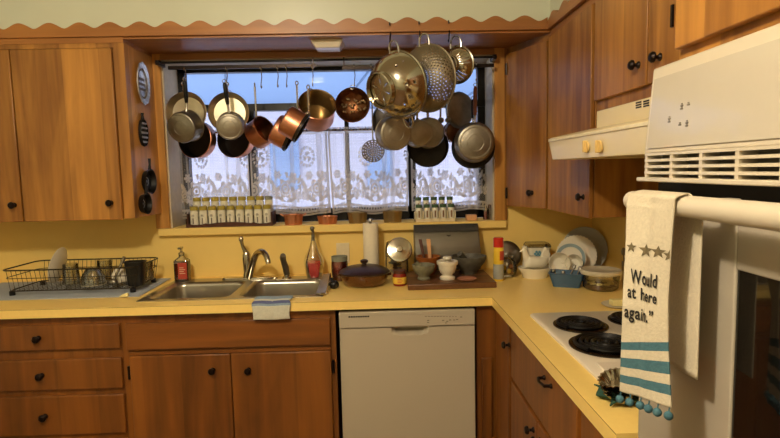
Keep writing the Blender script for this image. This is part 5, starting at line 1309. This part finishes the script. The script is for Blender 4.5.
# print: text mapped on to the cloth
def find_uv(px, py):
    """cloth position seen at a point of the photograph"""
    v = (py-193)/205
    for _ in range(12):
        (xl, yl), (xr, yr) = poly(FAR, v), poly(NEAR, v); u = (px-xl)/(xr-xl); v = min(.999, max(0, v+(py-(yl+(yr-yl)*u))/205))
    return u, v
def text_mesh(s, size, bold=.02):
    c = bpy.data.curves.new('t', 'FONT'); c.body = s; c.size = size; c.offset = bold*size; c.resolution_u = 3; c.space_character = 1.08
    o = bpy.data.objects.new('t', c); COL.objects.link(o)
    dg = bpy.context.evaluated_depsgraph_get(); me = bpy.data.meshes.new_from_object(o.evaluated_get(dg))
    import bmesh
    bm = bmesh.new(); bm.from_mesh(me); bmesh.ops.triangulate(bm, faces=bm.faces)
    for _ in range(3):
        L_ = [e for e in bm.edges if e.calc_length() > .12]
        if L_: bmesh.ops.subdivide_edges(bm, edges=L_, cuts=1); bmesh.ops.triangulate(bm, faces=bm.faces)
    bm.to_mesh(me); bm.free()
    vs = [v.co.copy() for v in me.vertices]; fs = [tuple(p.vertices) for p in me.polygons]
    bpy.data.objects.remove(o); bpy.data.curves.remove(c); bpy.data.meshes.remove(me)
    return vs, fs
def printed(s, px0, py0, px1, py1, hpx, name, m='ink', serif=True):
    """s from (px0,py0) to (px1,py1) on its baseline, hpx = capital height in photo pixels"""
    u0, v0 = find_uv(px0, py0); u1, v1 = find_uv(px1, py1); _, vh = find_uv(px0, py0-hpx); H = v0-vh
    vs, fs = text_mesh(s, 1.0, .022)
    x0_ = min(v.x for v in vs); x1_ = max(v.x for v in vs); W_ = x1_-x0_
    b = MB(); o = []
    for v in vs:
        t_ = (v.x-x0_)/W_; uu = u0+(u1-u0)*t_; vv = v0+(v1-v0)*t_-v.y/.69*H; o.append(tsurf(uu, vv, .0034))
    b.add(o, fs)
    return b.build(name, m, ft, world=True, smooth=False)
printed('Would', 633.5, 282, 659, 288, 13.5, 'printed_words')
printed('at here', 630, 296.5, 659.5, 304, 12, 'printed_words')
printed('again.\u201d', 626.5, 316.5, 656.5, 323.5, 12, 'printed_words')
for (px, py, r) in ((633.5, 247, 6.2), (648.5, 250.5, 7.8), (661, 252, 7.2), (671, 255.5, 6.5)):
    u, v = find_uv(px, py); ur = (find_uv(px+r, py)[0]-u); vr = find_uv(px, py+r)[1]-v
    b = MB(); vs = [tsurf(u, v, .0021)]
    for i in range(10):
        a = -PI/2+i*PI/5; k = 1 if i % 2 == 0 else .42; uu = u+ur*k*math.cos(a)
        vs.append(tsurf(min(.995, uu), v+vr*k*math.sin(a), .0021))
    b.add(vs, [(0, 1+i, 1+(i+1) % 10) for i in range(10)]); b.build('printed_star', 'print', ft, world=True, smooth=False)

# ================================================================== LIGHT
lampz = CZ
cl = thing('ceiling_lamp', 'round white ceiling lamp in the middle of the kitchen ceiling', 'lamp', (-.65, -2.6, CZ))
b = MB(); b.lathe([(0, -.03), (.10, -.03), (.11, -.015), (.11, 0), (0, 0)], 32); b.build('base', 'white', cl)
pl = bpy.data.lights.new('ceiling_bulb', 'POINT'); pl.energy = LAMP; pl.color = LCOL; pl.shadow_soft_size = .075
lo = bpy.data.objects.new('ceiling_bulb', pl); COL.objects.link(lo); lo.location = (-.65, -2.6, CZ-.12)
wd = bpy.data.worlds.new('sky'); scene.world = wd; wd.use_nodes = True
bg = wd.node_tree.nodes['Background']; bg.inputs[0].default_value = (.72, .82, 1, 1); bg.inputs[1].default_value = SKY
vs_ = scene.view_settings; vs_.view_transform = 'Standard'; vs_.look = 'None'; vs_.gamma = 1; vs_.exposure = EXPO
try: vs_.use_curve_mapping = False
except Exception: pass
